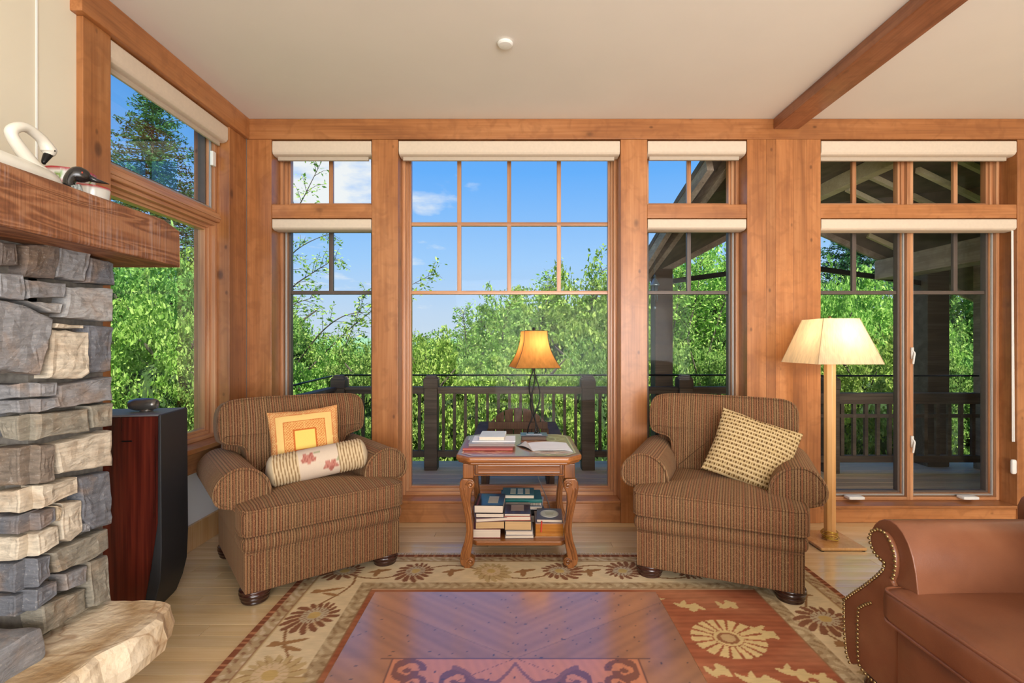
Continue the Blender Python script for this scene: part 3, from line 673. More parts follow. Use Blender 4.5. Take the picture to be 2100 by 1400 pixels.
# ------------------------------------------------------------------ swan, bowl, loon, mug
M_porc = plain('cream_porcelain', lin(226, 222, 208), .3, noise_amt=.04, scale=20, coat=.3)
def swan():
    # body ellipsoid along +Y, neck an S, head looking down
    t = thing('swan_figurine', 'white swan figurine with curved neck and black bill on the mantel', 'figurine', (-1.43, 1.437, MZ)); t.scale = (1, 1, .86)
    mb = MB(); n = 16; V = []; Fs = []
    st = [(-.20, .060, .006, .004), (-.15, .058, .02, .022), (-.08, .050, .038, .036), (0, .042, .046, .042), (.06, .040, .046, .040), (.10, .038, .04, .034), (.125, .034, .024, .022), (.132, .032, .004, .004)]
    for (yy, zc, w, h) in st:
        for k in range(n):
            a = 2*PI*k/n; V.append((w*math.cos(a), yy, max(0, zc+h*math.sin(a)*1.0)))
    for i in range(len(st)-1):
        for k in range(n):
            l = (k+1) % n; Fs.append((i*n+k, (i+1)*n+k, (i+1)*n+l, i*n+l))
    Fs.append(tuple(range(n))); Fs.append(tuple((len(st)-1)*n+k for k in range(n))[::-1]); mb.add(V, Fs); mb.build('body', M_porc, t, smooth=True)
    path = catmull([(0, .085, .05), (0, .045, .085), (0, -.008, .145), (0, -.006, .175), (0, .03, .197), (0, .075, .183), (0, .10, .155), (0, .103, .135)], 6)
    rad = np.interp(np.linspace(0, 1, len(path)), [0, .12, .3, .55, .75, .87, 1], [.034, .021, .0155, .0155, .016, .021, .012])
    MB().tube(path, [float(r) for r in rad], 14).build('neck', M_porc, t, smooth=True)
    b = MB().tube(catmull([(0, .106, .148), (0, .095, .125), (0, .086, .103), (0, .090, .098)], 5), [float(v) for v in np.linspace(.0135, .003, 16)], 10).build('bill', M_black, t, smooth=True)
    for s in (-1, 1): MB().rbox(s*.0175-.003, s*.0175+.003, .098, .105, .147, .154, .003, 3).build('eye', M_black, t, smooth=True)
    return t
sw_ = swan()
def pottery(name, label, cat, loc, R, H, r0):
    t = thing(name, label, cat, loc)
    prof = [(0, 0), (r0, 0), (r0*1.05, H*.06), (R*.86, H*.35), (R*.93, H*.66), (R, H*.97), (R, H), (R*.96, H), (R*.88, H*.64), (R*.8, H*.3), (0.001, H*.1)]
    mb = MB(); n = 72; V = []; Fs = []; P = []
    for i in range(len(prof)-1):
        for k in range(4): P.append((prof[i][0]+(prof[i+1][0]-prof[i][0])*k/4, prof[i][1]+(prof[i+1][1]-prof[i][1])*k/4))
    P.append(prof[-1]); m = len(P)
    for r, z in P:
        for k in range(n): a = 2*PI*k/n; V.append((r*math.cos(a), r*math.sin(a), z))
    for i in range(m-1):
        for k in range(n): l = (k+1) % n; Fs.append((i*n+k, i*n+l, (i+1)*n+l, (i+1)*n+k))
    mb.add(V, Fs); me = mb.mesh('bowl_body', vcol('painted_glaze', .25, .02, (30, 30, 30), .5, .4, 0) if 'painted_glaze' not in bpy.data.materials else bpy.data.materials['painted_glaze'], True)
    return t, me, P, n
t, me, P, n = pottery('holiday_bowl', 'painted white bowl with red rim, holly leaves and cardinal behind the loon', 'bowl', (-1.575, 1.775, MZ), .074, .142, .042)
def paint(me, fn):
    a = me.color_attributes.new('pattern', 'FLOAT_COLOR', 'POINT'); v = np.empty(len(me.vertices)*3, dtype=np.float32); me.vertices.foreach_get('co', v); v = v.reshape(-1, 3)
    c = fn(v).astype(np.float32); a.data.foreach_set('color', np.concatenate([c, np.ones((len(c), 1), np.float32)], 1).ravel())
def L3(r, g, b): return np.array(lin(r, g, b)[:3])
def paint_bowl(v, H, red_z):
    ang = np.degrees(np.arctan2(v[:, 1], v[:, 0])); c = np.tile(L3(226, 224, 216), (len(v), 1)); z = v[:, 2]/H
    c[(z > .965)] = L3(168, 34, 40)
    return c, ang, z
def pb1(v):
    c, ang, z = paint_bowl(v, .142, .9)
    c[(abs(z-.68) < .022)] = L3(168, 34, 40)
    for a0 in range(-180, 180, 36):
        d = ((ang-a0+180) % 360)-180
        for (da, dz, ra, rz) in ((-6, .83, 5, .05), (5, .84, 5, .06), (2, .77, 4, .04)):
            c[((d-da)/ra)**2+((z-dz)/rz)**2 < 1] = L3(112, 150, 34)
    for a0 in (-150, -60, 20, 100):
        d = ((ang-a0+180) % 360)-180
        c[(((d)/9)**2+((z-.42)/.17)**2 < 1)] = L3(178, 44, 44); c[(((d-6)/4)**2+((z-.55)/.07)**2 < 1)] = L3(178, 44, 44)
    return c
paint(me, pb1); o = link(bpy.data.objects.new('bowl_body', me), t)
t, me, P, n = pottery('holiday_mug', 'small white cup with red rim at the far end of the mantel', 'cup', (-1.50, 1.785, MZ), .049, .092, .036)
def pb2(v):
    c, ang, z = paint_bowl(v, .092, .9); c[z > .93] = L3(176, 36, 44)
    for a0 in range(-180, 180, 60):
        d = ((ang-a0+180) % 360)-180; r = np.sqrt((d/14)**2+((z-.4)/.16)**2); c[(r < 1) & (r > .65)] = L3(176, 40, 44)
        r = np.sqrt(((d+26)/11)**2+((z-.35)/.1)**2); c[r < 1] = L3(60, 56, 50)
    return c
paint(me, pb2); link(bpy.data.objects.new('cup_body', me), t)
M_loon = plain('loon_black', lin(30, 28, 28), .25, noise_amt=.1, coat=.4); M_loonw = plain('loon_check', lin(170, 180, 178), .4, noise_amt=.5, scale=160)
t = thing('loon_figurine', 'black loon figurine with a long pointed bill in front of the painted bowl', 'figurine', (-1.465, 1.625, MZ), math.radians(-48)); t.scale = (1.2, 1.0, 1.5)
mb = MB(); st = [(-.13, .03, .004, .004), (-.1, .028, .018, .018), (-.05, .022, .03, .022), (0, .02, .03, .02), (.035, .018, .022, .018), (.05, .016, .004, .004)]; n = 12; V = []; Fs = []
for (yy, zc, w, h) in st:
    for k in range(n): a = 2*PI*k/n; V.append((w*math.cos(a), yy, max(0, zc+h*math.sin(a))))
for i in range(len(st)-1):
    for k in range(n): l = (k+1) % n; Fs.append((i*n+k, (i+1)*n+k, (i+1)*n+l, i*n+l))
mb.add(V, Fs+[tuple(range(n)), tuple((len(st)-1)*n+k for k in range(n))[::-1]]); mb.build('body', M_loon, t, smooth=True)
MB().tube(catmull([(0, .028, .012), (0, .018, .03), (0, .016, .045), (0, .03, .062), (0, .055, .062), (0, .068, .058)], 5), [float(x) for x in np.interp(np.linspace(0, 1, 26), [0, .3, .5, .7, .85, 1], [.022, .0165, .016, .0175, .014, .007])], 14).build('head', M_loon, t, smooth=True)
MB().tube([(0, .062, .060), (0, .085, .056), (0, .118, .053)], [.0085, .005, .0008], 8).build('bill', M_loon, t, smooth=True)
MB().tube(catmull([(.004, .036, .008), (.006, .034, .02), (.005, .030, .034)], 4), .0175, 12).build('neck_patch', M_loonw, t, smooth=True)
for s in (-1, 1): MB().rbox(s*.0155-.002, s*.0155+.002, .045, .05, .063, .068, .002, 3).build('eye', plain('loon_eye', lin(170, 60, 30), .2), t, smooth=True)

# ------------------------------------------------------------------ loudspeaker
t = thing('tower_loudspeaker', 'tall rosewood loudspeaker with a black curved baffle between fireplace and window', 'loudspeaker', (-1.578, 2.235, 0), 0)
aw = math.atan2(.258, -.049)-PI/2   # baffle direction
t.rotation_euler = (0, 0, aw)
side = [(-.36, .0), (-.03, 0.0), (-.008, .06), (0, .14), (0, .90), (-.36, .90)]
MB().prism([(u, w) for u, w in [(-.34, .02), (-.045, .02), (-.03, .10), (-.012, .22), (-.012, .893), (-.34, .893)]], 0.012, .25, 'y').build('cabinet', M_rosew, t, bev=.004)
bp = [(-.012, .9), (0, .9), (0.002, .55), (.004, .30), (-.002, .16), (-.02, .08), (-.05, .0), (-.075, .0), (-.06, .1), (-.04, .22), (-.014, .42)]
MB().prism(bp[::-1], 0, .262, 'y').build('baffle', M_blk, t, bev=.004)
MB().box(-.34, -.008, .004, .258, .893, .901).build('top_panel', M_grey, t, bev=.002)
MB().box(-.34, -.05, .02, .24, 0, .02).build('plinth', M_black, t)
mb = MB(); n = 20; V = []; Fs = []
stn = [(-.075, .008), (-.068, .022), (-.04, .030), (0, .031), (.03, .028), (.045, .022), (.047, .016), (.040, .014)]
for (xx, r) in stn:
    for k in range(n): a = 2*PI*k/n; V.append((-.12+xx, .13+r*math.cos(a), .934+r*math.sin(a)*.95))
for i in range(len(stn)-1):
    for k in range(n): l = (k+1) % n; Fs.append((i*n+k, (i+1)*n+k, (i+1)*n+l, i*n+l))
mb.add(V, Fs+[tuple(range(n)), tuple((len(stn)-1)*n+k for k in range(n))[::-1]]); mb.lathe([(.028, 0), (.022, .012), (.01, .014)], (-.12, .13, .901), 20); tw = mb.build('tweeter_pod', M_silver, t, smooth=True)
MB().box(-.16, -.12, .0105, .0125, .782, .788).build('badge', M_black, t)

# ------------------------------------------------------------------ armchairs
def outline_pipe(mb, pts3, r): mb.tube(pts3, r, 6, closed=True)
def armchair(label, loc, rz):
    t = thing('armchair', label, 'armchair', loc, rz)
    # base
    mb = MB(); mb.rbox(-.385, .385, -.395, .385, .062, .27, .018, 8); mb.build('base', M_tweed, t, smooth=True)
    MB().rbox(-.398, .398, -.412, -.20, .248, .338, .042, 8, bulge=(0, .008, 0)).rbox(-.38, .38, -.25, .37, .25, .34, .02, 6).build('front_border', M_tweed, t, smooth=True)
    MB().tube([(-.372, -.3965, .252), (.372, -.3965, .252)], .005, 6).build('border_seam', M_tweed, t, smooth=True)
    # T cushion
    T = [(-.40, -.425), (.40, -.425), (.405, -.30), (.395, -.245), (.285, -.235), (.275, -.15), (.275, .22), (-.275, .22), (-.275, -.15), (-.285, -.235), (-.395, -.245), (-.405, -.30)]
    T = chaikin(subdiv_poly(T, .09), 2)
    mb = MB().puff(T, .334, .458, .026, crown=.036); mb.build('seat_cushion', M_tweed, t, smooth=True, weld=True)
    def pipe(z, ins): 
        c = Vector((0, -.12)); return [((x)*ins, (y-c.y)*ins+c.y, z) for x, y in T]
    mb = MB(); outline_pipe(mb, pipe(.452, .986), .0062); outline_pipe(mb, pipe(.342, .986), .0062); mb.build('cushion_piping', M_tweed, t, smooth=True)
    # arms
    for s in (-1, 1):
        pr = [(-.382, .07), (-.386, .43), (-.43, .438), (-.475, .455), (-.494, .50), (-.482, .555), (-.44, .602), (-.385, .622), (-.32, .608), (-.27, .57), (-.246, .52), (-.242, .45), (-.25, .28), (-.26, .07)]
        pr = chaikin(subdiv_poly(pr, .07), 1)
        if s > 0: pr = [(-x, z) for x, z in pr][::-1]
        M = Matrix(((1, 0, 0, 0), (0, 0, 1, 0), (0, 1, 0, 0), (0, 0, 0, 1)))
        mb = MB().puff(pr, -.255, .375, .018, crown0=.006, M=M); a = mb.build('arm', M_tweed, t, smooth=True, weld=True)
        roll = [p for p in pr if p[1] > .43]
        mb = MB().tube([(x*.99, -.257, z) for x, z in roll], .0065, 6); mb.build('arm_piping', M_tweed, a, smooth=True)
    # back
    B = [(-.27, .43), (.27, .43), (.275, .60), (.30, .635), (.385, .65), (.41, .68), (.418, .78), (.408, .85), (.36, .885), (.18, .893), (-.18, .898), (-.35, .892), (-.402, .855), (-.415, .78), (-.41, .68), (-.385, .65), (-.30, .635), (-.275, .60)]
    B = chaikin(subdiv_poly(B, .09), 2)
    M = Matrix.Translation((0, .28, .43)) @ Matrix.Rotation(math.radians(-9), 4, 'X') @ Matrix.Translation((0, 0, -.43)) @ Matrix(((1, 0, 0, 0), (0, 0, 1, 0), (0, 1, 0, 0), (0, 0, 0, 1)))
    mb = MB().puff(B, -.15, .03, .04, crown0=.035, M=M); mb.build('back_cushion', M_tweed, t, smooth=True, weld=True)
    c = Vector((0, .68)); mb = MB(); outline_pipe(mb, [M @ Vector((x*.975, (z-c.y)*.975+c.y, -.138)) for x, z in B], .0055); mb.build('back_piping', M_tweed, t, smooth=True)
    MB().rbox(-.37, .37, .30, .388, .09, .80, .03, 6).build('back_frame', M_tweed, t, smooth=True)
    for (x, yy) in ((-.325, -.325), (.325, -.325), (-.325, .315), (.325, .315)):
        MB().lathe([(.045, 0), (.056, .006), (.060, .014), (.056, .018), (.064, .026), (.066, .032), (.061, .037), (.069, .044), (.070, .050), (.064, .055), (.070, .062), (.066, .070)], (x, yy, 0.0), 32).build('foot', M_foot, t, smooth=True)
    return t
A1 = armchair('brown striped tweed armchair holding a yellow pillow and a bolster', (-1.178, 2.832, 0), math.radians(38.3))
A2 = armchair('brown striped tweed armchair with a checked throw pillow beside the floor lamp', (1.135, 2.806, 0), math.radians(-24))

def pillow_mesh(w, h, th, fn, res=90, M=None, mat=M_print, pinch=.07, name='pillow'):
    n = res; u = np.linspace(-1, 1, n+1); U, W = np.meshgrid(u, u, indexing='ij')
    prof = np.clip((1-np.abs(U)**2.6)*(1-np.abs(W)**2.6), 0, 1)**.55
    X = U*(w/2)*(1-pinch*(1-W**2)*0 - pinch*(1-np.abs(W))**1.0*np.abs(U)**3*.9); Z = W*(h/2)*(1-pinch*(1-np.abs(U))*np.abs(W)**3*.9)
    wr = np.sin(U*9+W*3)*.004*(1-prof)
    vs = []; fs = []
    for s in (-1, 1):
        b = len(vs); Y = s*(prof*th/2+.001)+wr
        vs += list(zip(X.ravel(), Y.ravel(), Z.ravel()))
        for i in range(n):
            for j in range(n):
                a = b+i*(n+1)+j; q = (a, a+n+1, a+n+2, a+1); fs.append(q if s < 0 else q[::-1])
    me = bpy.data.meshes.new(name); me.from_pydata(vs, [], fs); me.materials.append(mat); me.polygons.foreach_set('use_smooth', [True]*len(fs))
    paint(me, lambda v: fn(v[:, 0]/(w/2), v[:, 2]/(h/2), v[:, 1]))
    me.update(); return me
def pfn(u, v, y):
    c = np.tile(L3(236, 200, 126), (len(u), 1)); ox = L3(212, 136, 80)
    r = np.maximum(np.abs(u), np.abs(v)); q = np.sin(u*80)*np.sin(v*80)
    b = (r > .80)
    c[b] = L3(230, 182, 120); c[b & (q > .1)] = ox
    c[(abs(r-.79) < .015)] = ox; c[(abs(r-.92) < .012)] = ox
    m = (r > .30) & (r < .56); c[m] = L3(232, 184, 112); c[m & (q > .05)] = L3(206, 124, 66)
    c[(abs(r-.57) < .016) | (abs(r-.30) < .016)] = L3(196, 100, 44); c[(r < .28)] = L3(240, 206, 110)
    return c
def place(name, me, label, cat, loc, rot):
    o = bpy.data.objects.new(name, me); COL.objects.link(o); o.location = loc; o.rotation_euler = rot; return tag(o, label, cat)
def loc_in(A, v): 
    return (Matrix.Translation(A.location) @ Matrix.Rotation(A.rotation_euler.z, 4, 'Z')) @ Vector(v)
place('throw_pillow', pillow_mesh(.375, .375, .13, pfn), 'yellow square pillow with orange stitched borders on the left armchair', 'pillow', loc_in(A1, (.0, .02, .665)), (math.radians(-20), math.radians(-4), A1.rotation_euler.z-math.radians(14)))
def cfn(u, v, y):
    V = v*8.5; U = u*8.5+(np.floor(V) % 2)*.5; c = np.tile(L3(204, 178, 130), (len(u), 1))
    fx = U-np.floor(U); fz = V-np.floor(V); sq = (np.abs(fx-.3) < .2) & (np.abs(fz-.5) < .27); sq2 = (np.abs(fx-.8) < .17) & (np.abs(fz-.5) < .24)
    c[(np.abs(fx-.55) < .04) | (np.abs(fz) < .06)] = L3(222, 200, 158)
    c[sq] = L3(104, 76, 42); c[sq2] = L3(150, 122, 80); return c
place('throw_pillow', pillow_mesh(.41, .37, .15, cfn, res=190), 'olive and tan checked pillow leaning in the right armchair', 'pillow', loc_in(A2, (.165, -.03, .635)), (math.radians(-24), math.radians(17), A2.rotation_euler.z-math.radians(4)))
# bolster
def bolster():
    Lb = .50; R = .082; n = 48; m = 150; vs = []; fs = []
    xs_ = np.linspace(-Lb/2, Lb/2, m+1)
    for x in xs_:
        e = abs(x)/(Lb/2); r = R*(1-max(0, (e-.86)/.14)**2.2*.42); 
        for k in range(n):
            a = 2*PI*k/n; rr_ = r
            if e > .40 and e < .9: rr_ += .0026*math.sin(x*420+1.1*math.sin(3*a))
            vs.append((x, rr_*math.cos(a), rr_*math.sin(a)))
    for i in range(m):
        for k in range(n): l = (k+1) % n; fs.append((i*n+k, i*n+l, (i+1)*n+l, (i+1)*n+k))
    b = len(vs); vs += [(-Lb/2-.012, 0, 0), (Lb/2+.012, 0, 0)]
    for k in range(n): l = (k+1) % n; fs.append((b, l, k)); fs.append((b+1, m*n+k, m*n+l))
    me = bpy.data.meshes.new('bolster_pillow'); me.from_pydata(vs, [], [f[::-1] for f in fs]); me.materials.append(M_print); me.polygons.foreach_set('use_smooth', [True]*len(fs))
    def fn(v):
        e = v[:, 0]/(Lb/2); a = np.arctan2(v[:, 2], v[:, 1]); c = np.tile(L3(206, 186, 152), (len(v), 1))
        mid = np.abs(e+.0) < .40; c[mid] = L3(214, 194, 172)
        g = ~mid & (np.abs(e) < .9); s = np.sin(v[:, 0]*420+1.1*np.sin(3*a)); c[g & (s < -.35)] = L3(150, 122, 86); c[g & (s >= -.35)] = L3(214, 190, 152)
        for (ex, aa, rad) in ((-.2, 2.55, .34), (.22, 3.3, .34), (-.2, 4.9, .34), (.22, .8, .34), (.2, 5.8, .3)):
            da = ((a-aa+PI) % (2*PI))-PI; dx = (e-ex)*3.0; r = np.sqrt(da**2*1.3+dx**2*.9); th = np.arctan2(da, dx)
            pet = rad*(1.15+.22*np.sin(th*5)); k = mid & (r < pet); c[k] = L3(190, 128, 112); c[k & (np.sin(r*38+th*2) > .2)] = L3(168, 100, 88)
            r2 = np.sqrt((da+.33)**2*3+(dx-.55)**2); c[mid & (r2 < .2) & ~k] = L3(160, 158, 122)
        return c
    paint(me, fn); return me
o = place('bolster_pillow', bolster(), 'cream bolster pillow with ruched ends and rose print on the left armchair', 'pillow', loc_in(A1, (.02, -.15, .575)), (0, math.radians(-7), A1.rotation_euler.z-math.radians(12)))
# ------------------------------------------------------------------ rug
def rug():
    t = thing('area_rug', 'large cream and rust floral wool rug under the coffee table', 'rug', (.23, 1.2, 0))
    x0, x1, y0, y1 = -1.11, 1.575, -.75, 2.875
    xs_ = np.linspace(x0, x1, 430); ys_ = np.concatenate([np.linspace(y0, 1.6, 60)[:-1], np.linspace(1.6, y1, 235)])
    Xg, Yg = np.meshgrid(xs_, ys_, indexing='ij'); nx, ny = Xg.shape
    Z = np.full(nx*ny, .009)
    v = np.stack([Xg.ravel()-.23, Yg.ravel()-1.2, Z], 1); idx = np.arange(nx*ny).reshape(nx, ny)
    f = np.stack([idx[:-1, :-1], idx[1:, :-1], idx[1:, 1:], idx[:-1, 1:]], -1).reshape(-1, 4)
    me = bpy.data.meshes.new('pile'); me.from_pydata(v.tolist(), [], f.tolist()); me.materials.append(M_rug)
    def fn(V):
        x = V[:, 0]+.23; y = V[:, 1]+1.2
        dx = np.minimum(x-x0, x1-x); dy = np.minimum(y-y0, y1-y); d = np.minimum(dx, dy)
        s = np.where(dx < dy, y, x)        # along-border coordinate
        cream = L3(222, 202, 164); tau = L3(184, 160, 124); rust = L3(142, 88, 64); brn = L3(112, 68, 46); olive = L3(160, 140, 90); red = L3(158, 94, 66)
        c = np.tile(cream, (len(x), 1))
        rs = np.random.RandomState(4)
        nz = np.sin(x*74+np.sin(y*47)*2.2)*np.sin(y*66+np.sin(x*41)*2.4)
        c[d < .028] = rust*.9; m = (d < .028) & (np.sin(s*150+np.sin(s*37)*2) > .6); c[m] = L3(182, 126, 92)
        g = (d >= .028) & (d < .092); c[g] = tau; gm = g & (nz > .45); c[gm] = L3(206, 186, 156); gm = g & (nz < -.62); c[gm] = L3(152, 116, 88)
        c[np.abs(d-.094) < .004] = L3(200, 176, 130); c[(np.abs(d-.088) < .002)] = L3(160, 122, 92)
        g = (d >= .335) & (d < .40); c[g] = tau*.95; gm = g & (nz > .4); c[gm] = L3(200, 180, 144); gm = g & (nz < -.6); c[gm] = L3(156, 130, 96)
        c[np.abs(d-.335) < .0025] = L3(150, 116, 82); c[np.abs(d-.40) < .003] = L3(150, 112, 80)
        fld = d >= .405
        c[fld] = red
        st = np.sin(y*210+np.sin(x*11)*1.2)*.5+np.sin(y*83+1)*.5; pat = np.sin(x*7+np.sin(y*5)*2)*np.sin(y*9+x*2); c[fld] = red*(1+.16*st[fld, None]) + (np.array([.10, .07, .04])*np.clip(pat, 0, 1)[:, None])[fld]
        def vine(cx, cy, ux, uy, amp, k, L, colr, w=.0045):
            a = (x-cx)*ux+(y-cy)*uy; b = -(x-cx)*uy+(y-cy)*ux
            m = (np.abs(b-amp*np.sin(a*k)) < w*1.3) & (np.abs(a) < L); c[m] = colr
        # vines in the main border
        vine(.23, y1-.215, 1, 0, .075, 8.2, 1.2, L3(150, 110, 76)); vine(x0+.215, 1.2, 0, 1, .075, 8.2, 1.6, L3(150, 110, 76)); vine(x1-.215, 1.2, 0, 1, .075, 8.2, 1.6, L3(150, 110, 76))
        def flower(cx, cy, R, rot, n, c1_, c2_, c3_, ex=1.0):
            u = x-cx; w = y-cy; a = u*math.cos(rot)+w*math.sin(rot); b = (-u*math.sin(rot)+w*math.cos(rot))*ex; r = np.sqrt(a*a+b*b)/R; th = np.arctan2(b, a)
            wv = np.sin(r*4)*.7+.5*np.sin(th*3+rot*5); pet = .66+.34*(np.abs(np.sin(th*n/2+wv)))**.8-.16*np.cos(th)+.05*np.sin(th*5+rot)
            saw = (r < pet); c[saw] = c1_
            c[saw & (np.abs(np.sin(th*n/2+np.sin(r*4)*.7)) < .38) & (r > .5)] = c2_
            m = r < .50; c[m] = c3_; m = m & (np.abs(np.sin(th*n/2)) < .4) & (r > .28); c[m] = c1_; c[r < .22] = L3(200, 170, 110)
            gap = (r > .60) & (r < 1.02) & (np.abs(np.sin(th*n/2+np.sin(r*4)*.7)) < .16*(r/.7)**3); 
            return
        dkf = (L3(140, 96, 72), L3(204, 176, 138), L3(192, 176, 148)); lf = (L3(196, 170, 124), L3(170, 140, 96), L3(214, 188, 150))
        yb = y1-.205
        for i, cx in enumerate((-.905, -.53, -.13, .235, .57, .93, 1.33)):
            flower(cx, yb, .115, .3+i*.9, 15, *(dkf if i % 2 else (lf if i % 4 == 2 else dkf)), 1.15)
        for i, cx in enumerate((-.72, -.33, .05, .40, .75, 1.13)):
            u = x-cx; w = y-yb; m = ((u/.06)**2+((w-.3*u)/.014)**2 < 1) | (((u+.01)/.016)**2+((w+.02)/.045)**2 < 1); c[m] = L3(158, 118, 80)
        for i, cy in enumerate((2.235, 1.83, 1.42, 1.0, .6, .2)):
            flower(x0+.215, cy, .135 if i % 2 == 0 else .15, 1.2+i, 17, *(dkf if i % 2 == 0 else lf), 1.2)
            flower(x1-.215, cy-.03, .135, .6+i, 15, *(dkf if i % 2 == 0 else lf), 1.2)
        for i, cy in enumerate((2.45, 2.02, 1.6, 1.2)):
            for cx in (x0+.19, x1-.22):
                u = x-cx; w = y-cy; m = (((u)/.075)**2+((w-.35*u-.01)/.013)**2 < 1) | (((u-.03)/.045)**2+((w+.3*u+.02)/.012)**2 < 1) | (((u+.05)/.02)**2+((w)/.02)**2 < 1); c[m] = L3(164, 124, 84)
        # field: cream palmettes
        cr = L3(212, 186, 132)
        for (cx, cy, R, rt) in ((.873, 2.06, .15, .2), (-.45, 1.2, .16, 1), (.55, 1.0, .15, 2)):
            u = x-cx; w = y-cy; a = u*math.cos(rt)+w*math.sin(rt); b = -u*math.sin(rt)+w*math.cos(rt); r = np.sqrt(a*a+b*b*1.2)/R; th = np.arctan2(b, a); s_ = np.abs(np.sin(th*9))
            c[(r < 1) & (r > .42) & (s_ > .42)] = cr; c[(r < .40)] = L3(150, 104, 72); c[(r < .40) & (r > .30)] = cr; c[(r < .2)] = L3(190, 160, 116)
        for i, (cx, cy, rt, Lr) in enumerate(((.63, 2.34, .5, .085), (.80, 2.31, -.5, .07), (.88, 1.80, -.4, .09), (1.03, 1.84, -.5, .07), (1.04, 2.1, -1.0, .06), (1.10, 1.79, .9, .06), (.6, 2.2, 1.2, .05), (.75, 1.85, .4, .04), (.98, 2.32, .3, .05))):
            u = x-cx; w = y-cy; a = u*math.cos(rt)+w*math.sin(rt); b = -u*math.sin(rt)+w*math.cos(rt)
            m = fld & (((a/Lr)**2+((b-.15*np.sin(a*40)*Lr)/(.017))**2 < 1) | (((a-.02)/.02)**2+(b/.04)**2 < 1) | (((a+.03)/.012)**2+((b-.01)/.035)**2 < 1)); c[m] = cr*.95
        rs2 = np.sin(x*57+3*np.sin(y*9))*np.sin(y*61+2*np.sin(x*12)); c = c*(1+.05*rs2[:, None])
        return np.clip(c, 0, 1)
    paint(me, fn); link(bpy.data.objects.new('pile', me), t)
    MB().box(x0-.23, x1-.23, y0-1.2, y1-1.2, 0.0005, .0085).build('backing', plain('rug_backing', lin(150, 80, 56), .95), t)
    rr = random.Random(5); mb = MB(); x = x0+.02
    while x < x1-.02:
        a = (x-.23, y1-1.2, .007); dx = rr.uniform(-.012, .012); Lf = rr.uniform(.022, .04)
        mb.bar(a, (x-.23+dx, y1-1.2+Lf, .004), .003, .003); x += rr.uniform(.004, .007)
    f = mb.build('fringe', plain('fringe_cotton', lin(226, 210, 184), .9), t); f['kind'] = 'stuff'
    return t
rug()
RZ = .0095
# ------------------------------------------------------------------ coffee table
def coffee_table():
    t = thing('coffee_table', 'low reddish brown coffee table with inlaid glossy top on the rug', 'table', (0, 1.08, RZ))
    X = .44; Y0, Y1 = -.48, .48; zt = .4395
    MB().box(-X, X, Y0, Y1, zt-.035, zt-.003).build('top_edge', wood('cherry_edge', 0, lin(96, 46, 24), lin(140, 76, 42), lin(170, 100, 60), rough=.2, knots=False, coat=.5), t, bev=.009, seg=3)
    xs_ = np.linspace(-X+.006, X-.006, 220); ys_ = np.linspace(Y0+.006, Y1-.006, 240); Xg, Yg = np.meshgrid(xs_, ys_, indexing='ij'); nx, ny = Xg.shape
    v = np.stack([Xg.ravel(), Yg.ravel(), np.full(nx*ny, zt-.001)], 1); idx = np.arange(nx*ny).reshape(nx, ny)
    f = np.stack([idx[:-1, :-1], idx[1:, :-1], idx[1:, 1:], idx[:-1, 1:]], -1).reshape(-1, 4)
    me = bpy.data.meshes.new('inlaid_top'); me.from_pydata(v.tolist(), [], f.tolist()); me.materials.append(M_inlay)
    def fn(V):
        x = V[:, 0]; y = V[:, 1]; yt = y; py = .145
        c = np.tile(L3(142, 96, 64), (len(x), 1))
        sgn = np.where(x < 0, 1, -1); q = (x*sgn*.75+y); band = np.sin(q*150+np.sin(q*23)*2)*.5+np.sin(q*61)*.5
        c = c*(1+.16*band[:, None])
        tri = y-py < (np.abs(x)-.0)*.62; c[tri & (y > py)] *= .9
        e = (np.abs(y-py-np.abs(x)*.62) < .0022) & (y > py); c[e] *= .7
        p = (y < py) & (np.abs(x) < .30+.0*y); c[p] = L3(176, 110, 74); c[p] *= (1+.06*np.sin((x[p]*3+y[p])*90))[:, None]
        ln = (np.abs(y-py) < .002) & (np.abs(x) < .33) | (np.abs(np.abs(x)-.30) < .002) & (y < py); c[ln] = L3(70, 34, 22)
        # scrolling arabesques in the panel, corner scrolls
        def scroll(cx, cy, R, flip, colr=L3(96, 50, 34)):
            u = (x-cx)*flip; w = y-cy; r = np.sqrt(u*u+w*w); th = np.arctan2(w, u)
            m = p & (np.abs(r-R*(.45+.5*((th+PI)/(2*PI)))) < .006+.006*np.sin(th*1.5)**2) & (r < R*1.1); c[m] = colr
            m = p & (r < R*.22); c[m] = colr
        for s in (-1, 1):
            for (cx, cy, R) in ((.255, .10, .042), (.235, .055, .03), (.26, .015, .03), (.14, .06, .04), (.19, .02, .035), (.08, .03, .04), (.12, -.04, .05), (.22, -.08, .05)):
                scroll(cx*s, cy, R, s)
            a = p & (np.abs(y-(py-.02-.42*np.abs(x)-.05*np.sin(np.abs(x)*30))) < .008) & (np.abs(x) < .15) & (x*s > 0); c[a] = L3(112, 64, 48)
        d = p & (np.abs(x)*.62 > py-y-.0) & (np.abs(np.abs(x)*.62-(py-y)) < .002); c[d] = L3(100, 54, 34)
        rs = np.random.RandomState(8)
        for _ in range(240):
            a, b = rs.uniform(-.43, .43), rs.uniform(-.2, .47); r = rs.uniform(.0012, .003); m = ((x-a)**2+(y-b)**2) < r*r; c[m] = L3(30, 18, 16)
        return np.clip(c, 0, 1)
    paint(me, fn); link(bpy.data.objects.new('inlaid_top', me), t)
    MB().box(-X+.05, X-.05, Y0+.05, Y1-.05, .33, zt-.036).build('apron', M_foot, t, bev=.004)
    for sx in (-1, 1):
        for sy in (-1, 1):
            MB().lathe([(.022, 0), (.034, .01), (.036, .03), (.024, .05), (.028, .08), (.036, .16), (.032, .26), (.036, .33)], (sx*(X-.09), sy*(.48-.09), 0), 20).build('leg', M_foot, t, smooth=True)
    return t
coffee_table()
